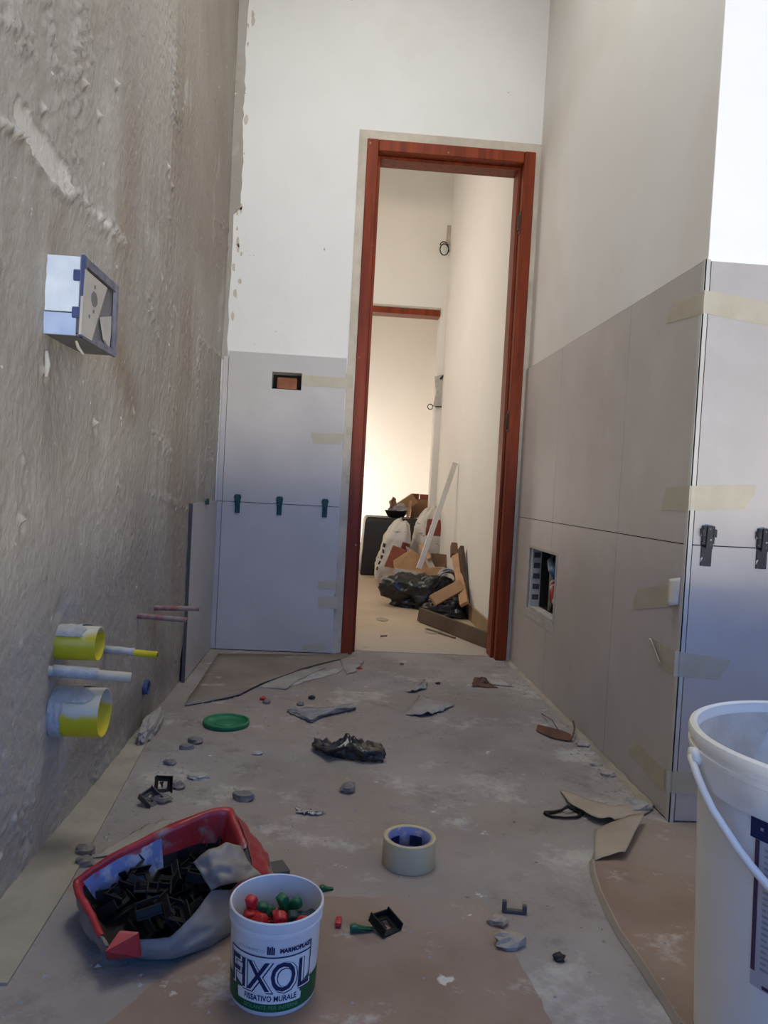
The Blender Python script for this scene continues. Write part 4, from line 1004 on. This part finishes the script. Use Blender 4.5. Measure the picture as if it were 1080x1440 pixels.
# ------------------------------------------------------------------ recessed box in the right tiles
t = empty('manifold_box', (XRW, (RH[0]+RH[1])/2, RH[2]), 'open recessed plumbing box with pipes in the right tiles', 'plumbing box')
a, b, c_, d = RH; w_ = .006
XD = XRW+.030
def ringbox(x0, x1): return join(bx(x0, x1, a+.001, a+w_, c_+.001, d-.001), bx(x0, x1, b-w_-.022, b-.001, c_+.001, d-.001), bx(x0, x1, a+w_, b-w_-.022, c_+.001, c_+w_+.014), bx(x0, x1, a+w_, b-w_-.022, d-w_, d-.001))
obj('casing', ringbox(XR+.006, XD), 'splash_plaster', t)
obj('shade_liner', join(ringbox(XD+.0002, XRW+.10), bx(XRW+.10, XRW+.105, a+.001, b-.001, c_+.001, d-.001)), 'dark_gap', t)  # dark liner, the shade inside the recess put into its colour
for k in range(5):
    z_ = c_+.045+k*.04; obj('casing_slot', bx(XR+.012, XD-.004, b-w_-.0225, b-w_-.0215, z_, z_+.020), 'grey_clip', t)
cyb = (a+b)/2-.02
obj('blue_pipe', tube([(XRW+.085, b-.06, d-.040), (XRW+.040, b-.14, d-.045), (XRW+.012, a+.10, d-.062), (XRW+.008, a+.03, d-.075)], .020, 16), 'blue_pipe', t, True)
ra, rb = Vector((XRW+.070, b-.07, c_+.150)), Vector((XRW+.010, a+.06, c_+.080))
rp = obj('red_pipe', tube([ra, rb], .017, 16), 'red_plastic', t, True)
for k in range(3):
    p = ra.lerp(rb, .25+k*.17); dd = (rb-ra).normalized(); obj('white_ring', tube([p-dd*.007, p+dd*.007], .0178, 16), 'label_white', rp, True)
obj('copper_end', tube([rb, rb+Vector((0, -.035, -.012))], .0125, 12), 'kraft_pale', t, True)
obj('manifold_bar', tube([(XRW+.045, (a+b)/2+.03, c_+.024), (XRW+.045, (a+b)/2+.03, d-.02)], .016, 12), 'metal', t, True)
obj('valve', bx(XRW+.012, XRW+.050, a+.012, a+.045, c_+.05, d-.085, .004), 'white_plastic', t)
obj('plaster_border', slab(0, XR-.0015, XR+.0005, a-.012, b+.006, c_-.02, d+.004, [(a+.004, b-.004, c_+.01, d-.004)]), 'splash_plaster', t)

# ------------------------------------------------------------------ levelling clips on the tile joints
def joint_clip(ax, p, u, z, w, hu, hd, m, label, group=None):
    """strap across a horizontal joint with a wedge on top; faces the camera"""
    t = empty('joint_clip', (u, p, z), label, 'clip', group)
    y = p
    obj('base_strap', bx(u-w*.45, u+w*.45, y-.004, y-.0004, z-hd, z-.001, .0008), m, t)
    obj('cap', join(bx(u-w*.5, u+w*.5, y-.010, y-.0004, z+.001, z+hu, .001), bx(u-w*.62, u-w*.3, y-.013, y-.0004, z+hu*.45, z+hu*.85, .001), bx(u+w*.3, u+w*.62, y-.013, y-.0004, z+hu*.45, z+hu*.85, .001)), m, t)
    obj('wedge', prism([Vector((u-w*.28, y-.011, z-.006)), Vector((u+w*.28, y-.011, z-.006)), Vector((u+w*.22, y-.011, z+hu*1.02)), Vector((u-w*.22, y-.011, z+hu*1.02))], (0, -.004, 0)), m, t)
    return t
yb_ = YB-.016
joint_clip(1, YR, P(993, 768, 1, YR).x, .6, .026, .042, .044, 'clip_dark', 'black tile clip next to the corner trim on the return')
joint_clip(1, YR, P(1071, 768, 1, YR).x, .6, .026, .042, .044, 'clip_dark', 'black tile clip farther from the corner trim on the return')
for px_, lab in ((334, 'green tile clip next to the rendered wall on the end tiles'), (393, 'middle green tile clip on the end tiles'), (457, 'green tile clip next to the door post on the end tiles')):
    joint_clip(1, yb_, P(px_, 710, 1, yb_).x, .6, .022, .030, .044, 'green_dark', lab)

# ------------------------------------------------------------------ masking tape strips on the tiles
def tape(polys, label, m='tape_strip', curl=None):
    vf = join(*[prism(p, o_) for p, o_ in polys]); o = obj('tape_strip', vf, m); return tag(o, label, 'tape')
def pr_(pts): return [P(a, b, 0, XR-.0012) for a, b in pts], (.0006, 0, 0)
def pt_(pts): return [P(a, b, 1, YR-.0012) for a, b in pts], (0, .0006, 0)
def pb_(pts, y=yb_-.0004): return [P(a, b, 1, y-.0006) for a, b in pts], (0, .0005, 0)
ov = 0
tape([pr_([(936, 455), (943, 434), (948, 424), (991, 409), (988, 441)]), pt_([(990, 408), (1090, 426), (1090, 460), (1040, 450), (989, 440)])], 'masking tape across the tiled corner near the top edge')
tape([pr_([(930, 717), (936, 685), (970, 683), (968, 718)]), pt_([(970, 683), (1064, 682), (1062, 694), (1047, 716), (968, 718)])], 'masking tape across the tiled corner above the black clips')
o = tape([pr_([(890, 857), (891, 843), (897, 828), (940, 822), (957, 822), (955, 851), (930, 854)])], 'masking tape with loose curled end on the right tiles')
tape([pr_([(912, 896), (918, 897), (949, 916), (947, 950), (926, 935)]), pt_([(949, 916), (1000, 923), (1028, 928), (1022, 940), (1010, 956), (947, 951)])], 'masking tape across the tiled corner below the curled tape')
tape([pr_([(893, 1042), (935, 1082), (934, 1114), (884, 1059)]), pt_([(938, 1084), (982, 1087), (982, 1118), (937, 1115)])], 'slanted masking tape low on the tiled corner')
cu = gridsurf(lambda u, v: P(941-u*3+v*16, 814+u*38-2*v, 0, XR-.002-.012*math.sin(PI*.5*(1-v))*(.6+.4*u)), 8, 6)
o = obj('tape_curl', thicken(cu, .0006), 'tape_white', None, True); tag(o, 'white curled loose tape end at the tiled corner', 'tape')
cu = gridsurf(lambda u, v: P(912+u*14+v*3, 897+u*36+1*v, 0, XR-.0022-.008*v), 8, 4)
o = obj('tape_curl', thicken(cu, .0006), 'tape_white', None, True); tag(o, 'thin white peeled edge of tape on the right tiles', 'tape')
tape([pb_([(425, 527), (489, 532), (488, 546), (425, 542)])], 'masking tape beside the small hole in the end tiles')
tape([pb_([(437, 608), (485, 610), (484, 617), (478, 625), (440, 624)])], 'masking tape half way up the upper end tile')
tape([pb_([(447, 818), (472, 816), (472, 829), (447, 828)])], 'short masking tape high on the lower end tile')
tape([pb_([(447, 840), (474, 839), (474, 856), (448, 855)])], 'short masking tape just below another on the lower end tile')
tape([pb_([(425, 908), (458, 903), (458, 914), (425, 917)])], 'masking tape at the bottom of the lower end tile')
for k, (a, b, lab) in enumerate(((525, 545, 'tape wrapping the upper door post edge'), (600, 612, 'tape patch on the plaster beside the door post'), (668, 682, 'tape patch between tile joint and door post'))):
    tape([([P(487, a, 1, YB-.0052), P(497, a+1, 1, YB-.0052), P(496, b, 1, YB-.0052), P(486, b-2, 1, YB-.0052)], (0, .0005, 0))], lab)

# ------------------------------------------------------------------ hall rubbish
# black tub
def build_tub():
    x0, x1, y0, y1, h = .235, .690, 5.86, 6.30, .455
    t = empty('storage_tub', ((x0+x1)/2, y0, 0), 'large black plastic tub standing in the far doorway', 'tub')
    def ring(z, k): return [Vector((x0+k, y0+k, z)), Vector((x1-k, y0+k, z)), Vector((x1-k, y1-k, z)), Vector((x0+k, y1-k, z))]
    lv = [ring(.003, -.018), ring(h-.03, 0), ring(h, .012)]
    V = [p for r_ in lv for p in r_]; F = [(3, 2, 1, 0)]
    for i_ in range(2):
        for k in range(4): F.append((4*i_+k, 4*i_+(k+1) % 4, 4*i_+4+(k+1) % 4, 4*i_+4+k))
    F.append((8, 9, 10, 11)); obj('body', bevel((V, F), .012, 3), 'black_tub', t, True)
    obj('rim', slab(2, h-.012, h+.004, x0+.02, x1-.02, y0+.02, y1-.02, [(x0+.05, x1-.05, y0+.05, y1-.05)]), 'black_tub', t)
    return h+.004
TH = build_tub()
def hall(px_, py_, y): return P(px_, py_, 1, y)
# things on the tub
a = hall(541, 722, 5.98); b = hall(573, 724, 5.98)
bw = empty('dish', ((a.x+b.x)/2, 5.98, TH), 'black bowl on top of the black tub', 'bowl')
r_ = (b.x-a.x)/2
obj('bowl', xf(lathe([(r_*.6, 0), (r_*.8, .02), (r_, .055), (r_*1.04, .058), (r_*.92, .05), (r_*.7, .022), (.01, .012)], 24), Matrix.Translation(((a.x+b.x)/2, 5.98, TH))), 'black_plastic', bw, True)
o = obj('cloth_bundle', lump(Vector(((a.x+b.x)/2+.02, 5.98, TH+.028)), .075, .06, .055, 41, .4, 2, 18, 12), 'paper_grey'); tag(o, 'grey crumpled rag in the black bowl', 'rag')
o = obj('wood_knot', join(lump(Vector((hall(553, 712, 5.98).x-.005, 5.98, TH+.075)), .03, .03, .05, 43, .4, 2, 12, 9), lump(Vector((hall(553, 712, 5.98).x+.0, 5.98, TH+.125)), .018, .018, .025, 44, .4, 2, 12, 9)), 'wood_brown'); tag(o, 'small knobbly brown piece of wood standing in the black bowl', 'wood')
o = obj('carton', beam(hall(560, 716, 6.10), hall(573, 700, 6.10)+Vector((.06, 0, 0)), .09, .09, (0, 0, 1), .003), 'cardboard'); tag(o, 'tilted brown carton on the black tub', 'carton')
c2 = empty('carton', (.60, 6.15, TH), 'open brown carton with ragged flaps on the black tub', 'carton')
a = hall(576, 730, 6.05); b = hall(607, 701, 6.05); x0, x1 = a.x, b.x
obj('box', bx(x0+.02, x1, 6.16, 6.28, TH+.002, b.z-.01, .003), 'cardboard', c2)
for k, (u0, u1, zz) in enumerate(((.1, .45, .03), (.5, .95, .022))):
    obj('flap', xf(bx(0, (x1-x0)*(u1-u0), -.004, 0, 0, zz+.02), Matrix.Translation((x0+(x1-x0)*u0, 6.16, b.z-.012)) @ Matrix.Rotation(.5-.8*k, 4, 'X')), 'carton_red', c2)
o = obj('lath', beam(hall(572, 738, 5.93)+Vector((0, 0, .035)), hall(578, 704, 5.93), .022, .012, (0, 1, 0)), 'wood_light'); tag(o, 'pale wooden lath leaning on the cartons over the tub', 'lath')

# cement bags
def cement_bag(c, w, d, h, lean, rz, label, seed):
    t = empty('cement_bag', c, label, 'bag', None)
    def S(u, v, off=0):
        a = 2*PI*u; z = h*v
        k = (1-abs(2*v-1)**5)**.5 if 0 < v < 1 else 0
        tp = 1-.35*max(0, v-.72)/.28; ex = .62
        ca, sa = math.cos(a), math.sin(a)
        x = w/2*math.copysign(abs(ca)**ex, ca)*(.25+.75*k)*tp; y = d/2*math.copysign(abs(sa)**ex, sa)*(.15+.85*k)*tp
        n_ = .020*noise.noise(Vector((ca*1.8, sa*1.8, v*3.5+seed)))-.014*abs(noise.noise(Vector((ca*4, sa*4, v*7+seed))))+.005*noise.noise(Vector((ca*9, sa*9, v*16+seed)))
        x += ca*(n_+off); y += sa*(n_+off)
        if v > .8: z += (v-.8)*.28*noise.noise(Vector((ca*1.6, sa*1.6, seed+4)))
        p = Matrix.Rotation(rz, 4, 'Z') @ Matrix.Rotation(lean, 4, 'Y') @ Vector((x, y, z))
        p.z = max(p.z, .001)
        return Vector(c)+p
    v, f = gridsurf(lambda u, v: S(u, v), 56, 36, True); f = f+[tuple(range(55, -1, -1)), tuple(range(35*56, 36*56))]
    obj('sack_body', (v, f), 'cement_bag', t, True)
    return t, S
a = G(541, 826)
tb, S = cement_bag((a.x-.005, a.y+.12, .002), .21, .20, .47, .26, .0, 'white plaster bag slumped against the black tub, brown carton print', 3)
obj('printed_panel', gridsurf(lambda u, v: S(.77+.16*u, .30+.42*v, .003), 10, 10), 'bag_print', tb, True)
obj('printed_marks', join(*[gridsurf(lambda u, v, k=k: S(.60+.05*u, .2+.09*k+.055*v, .003), 5, 4) for k in range(5)]), 'bag_print_dark', tb)
a = G(604, 810)
tb, S = cement_bag((hall(605, 760, 5.40).x, 5.42, .06), .26, .20, .50, .02, .1, 'upright white plaster bag leaning by the hall wall', 8)
obj('printed_panel', gridsurf(lambda u, v: S(.70+.09*u, .62+.22*v, .003), 8, 8), 'bag_print', tb, True)
obj('printed_marks', gridsurf(lambda u, v: S(.88+.08*u, .62+.16*v, .003), 8, 6), 'bag_print_dark', tb)
o = obj('rubble_pile', lump(Vector((.62, 5.42, 0)), .14, .11, .035, 51, .3, 2, 20, 10), 'wood_brown'); tag(o, 'heap of brown scraps under the upright plaster bag', 'scrap')

# flattened cartons
def card(pts, t_, m, label, cat='cardboard', name='flattened_carton'):
    o = obj(name, prism([Vector(p) for p in pts], t_), m); return tag(o, label, cat)
card([hall(553, 768, 5.05), hall(571, 775, 5.05), hall(560, 800, 5.0), hall(541, 797, 5.0)], (.0, .02, .006), 'carton_red', 'red brown printed carton panel resting on the plaster bag')
card([hall(553, 792, 4.98), hall(578, 776, 5.0), hall(604, 790, 4.95), hall(612, 808, 4.85), hall(592, 815, 4.78), hall(555, 806, 4.85)], (.0, .03, .015), 'cardboard', 'crushed brown carton lying on the rubbish heap')
card([hall(571, 770, 5.1), hall(590, 782, 5.1), hall(603, 795, 5.05), hall(598, 801, 5.02), hall(575, 788, 5.08)], (0, .02, .01), 'kraft_pale', 'torn beige carton flap on the rubbish heap')
o = obj('scrap_heap', lump(Vector((.60, 4.92, 0)), .14, .20, .085, 61, .5, 3, 30, 16), 'wood_brown'); tag(o, 'dark brown scrap heap under the cartons by the hall wall', 'scrap')
card([hall(606, 778, 5.0), hall(637, 781, 5.0), hall(637, 798, 4.95), hall(608, 797, 4.95)], (0, .02, .0), 'wood_brown', 'brown board standing behind the wire coil', 'board', 'board')
card([hall(556, 800, 4.70), hall(592, 806, 4.66), hall(598, 818, 4.62), hall(575, 822, 4.60), hall(553, 812, 4.66)], (0, .03, .004), 'paper_grey', 'grey torn carton between the black bag and brown carton')
card([hall(590, 772, 4.98), hall(598, 770, 4.98), hall(614, 802, 4.78), hall(606, 806, 4.76)], (0, .015, .004), 'kraft_pale', 'narrow beige carton strip standing in the rubbish heap')
card([hall(600, 800, 4.66), hall(622, 798, 4.66), hall(618, 826, 4.5), hall(606, 828, 4.5)], (0, .02, .004), 'cardboard', 'brown carton strip hanging beside the cable coil')
card([hall(606, 818, 4.40), hall(616, 822, 4.40), hall(614, 838, 4.36), hall(606, 836, 4.36)], (0, .02, .004), 'carton_red', 'dark red carton scrap below the cable coil')
# batons, planks (ends from photo points against hall wall / floor)
W_ = XH-.012
def plank(name, a, b, w, t_, upv, m, label, cat='plank'):
    o = obj(name, beam(a, b, w, t_, upv, .002), m); return tag(o, label, cat)
plank('baton', P(589, 800, 1, 4.60), P(640, 651, 0, W_-.012), .033, .018, (0, -1, 0), 'baton', 'long pale grey baton leaning against the hall wall', 'baton')
plank('baton', P(604, 786, 1, 4.85), P(592, 767, 1, 4.95), .03, .015, (0, -1, 0), 'wood_light', 'short light wood stick in the rubbish heap', 'baton')
plank('plank', P(660, 869, 1, 4.02), P(648, 770, 0, W_-.020), .050, .022, (-1, -.2, 0), 'plank_dark', 'dark plank leaning against the hall wall behind the light one')
plank('plank', P(655, 850, 1, 3.93)+Vector((-.008, 0, 0)), P(641, 781, 1, 4.40), .048, .020, (-.35, -1, 0), 'wood_light', 'light wood plank leaning in front of the dark plank')
plank('post', P(640, 782, 1, 4.54), P(640, 766, 1, 4.60)+Vector((0, 0, 0)), .052, .045, (0, -1, 0), 'wood_brown', 'short red brown post end above the light plank', 'post')
plank('wood_block', P(608, 845, 1, 3.98), P(650, 822, 1, 4.06), .062, .025, (0, -1, .5), 'wood_light', 'short light wood block resting on the black bag')
plank('plank', G(590, 875)+Vector((0, .01, .040)), G(694, 918)+Vector((.0, .06, .036)), .070, .022, (-.95, -.3, .12), 'plank_dark', 'long dark plank on edge on the hall floor by the door frame')
plank('lath', G(600, 886)+Vector((0, 0, .005)), G(640, 899)+Vector((0, 0, .005)), .012, .008, (0, 0, 1), 'plank_dark', 'thin dark lath on the hall floor beside the long plank', 'lath')
# wire coil
cc = P(628, 812, 1, 4.42); pts = []
for k in range(90):
    a = 2*PI*k/18; r_ = .055+.012*noise.noise(Vector((k*.2, 1, 1))); pts.append(cc+Vector((r_*math.cos(a), -.02+.02*math.sin(a*.31), r_*.8*math.sin(a)+.008*math.sin(k*.4))))
o = obj('cable_coil', tube(pts, .006, 6), 'metal', None, True); tag(o, 'coil of grey cable lying in the rubbish heap', 'cable')
# black rubbish bags
def rubbish(c, rx, ry, rz, seed, label):
    def fn(u, v):
        th = 2*PI*u; ph = PI*(.02+.96*v)-PI/2; d = Vector((math.cos(ph)*math.cos(th), math.cos(ph)*math.sin(th), math.sin(ph)))
        k = 1+.38*noise.noise(d*1.5+Vector((seed, 1, 2)))+.34*(.4-abs(noise.noise(d*2.8+Vector((seed, 5, 2)))))+.20*(.25-abs(noise.noise(d*6+Vector((seed, 5, 9)))))+.08*noise.noise(d*14+Vector((seed, 2, 9)))
        p = Vector((d.x*rx*k, d.y*ry*k, d.z*rz*k)); p.z = max(p.z, -rz*.6); return Vector(c)+p+Vector((0, 0, rz*.6+.002))
    v, f = gridsurf(fn, 72, 44, True); f = f+[tuple(range(71, -1, -1)), tuple(range(43*72, 44*72))]
    o = obj('rubbish_bag', (v, f), 'black_bag', None, True); return tag(o, label, 'rubbish bag')
a = G(572, 858)
rubbish((a.x+.085, a.y+.15, 0), .185, .14, .125, 3.1, 'crumpled black rubbish bag in front of the plaster bags')
a = G(638, 872); rubbish((a.x-.03, a.y+.09, 0), .115, .075, .065, 6.2, 'smaller black bag pressed against the leaning planks')
# hall floor scraps
strip_sheet('paper_scrap', [[(529, 869, .004), (536, 868, .008), (546, 871, .004)], [(530, 872, .003), (538, 873, .006), (545, 873, .003)]], 'kraft_pale', 'small beige paper scrap on the hall floor', wv=.003)
strip_sheet('paper_scrap', [[(535, 893, .003), (540, 893, .004), (545, 893, .003)], [(535, 896, .003), (540, 895, .004), (544, 895, .003)]], 'plank_dark', 'thin dark splinter on the hall floor', 'splinter', wv=.001)
strip_sheet('paper_scrap', [[(597, 883, .003), (610, 886, .006), (622, 888, .003)], [(598, 889, .003), (606, 891, .004), (618, 891, .003)]], 'kraft_pale', 'beige paper scrap beside the long dark plank', wv=.003)
# cables and patch on the hall walls
q = P(627, 353, 0, XH-.004)
wv = empty('loose_cable', q, 'loop of loose black cable high on the hall wall', 'cable')
yq = 5.66; pts = []
cq = P(627, 354, 1, yq)
for k in range(26):
    a = 2*PI*k/17; pts.append(cq+Vector((.035*math.cos(a)-.012, -.02*math.sin(a*.7), .045*math.sin(a)+.0015*k)))
obj('loop', tube(pts, .0045, 6), 'wire', wv, True)
obj('chase', prism([P(629, 317, 1, 5.699), P(636, 317, 1, 5.699), P(635, 345, 1, 5.699), P(627, 345, 1, 5.699)], (0, -.006, 0)), 'raw_plaster', wv)
q = P(615, 545, 1, 5.69); pv = empty('plaster_patch', q, 'rough white plaster patch with wire ends beside the second doorway', 'plaster')
obj('patch', prism([P(611, 530, 1, 5.699), P(622, 527, 1, 5.699), P(624, 545, 1, 5.699), P(620, 571, 1, 5.699), P(609, 572, 1, 5.699), P(613, 552, 1, 5.699)], (0, -.012, 0)), 'splash_plaster', pv)
obj('wire_end', tube([P(619, 533, 1, 5.68), P(629, 523, 1, 5.66)], .007, 6), 'wire', pv)
obj('wire_end', tube([P(605, 572, 1, 5.68)+Vector((.02*math.cos(t_), 0, .02*math.sin(t_))) for t_ in [k*.6 for k in range(11)]], .004, 6), 'wire', pv)
obj('wire_end', tube([P(612, 572, 1, 5.68), P(621, 572, 1, 5.66)], .005, 6), 'wire', pv)
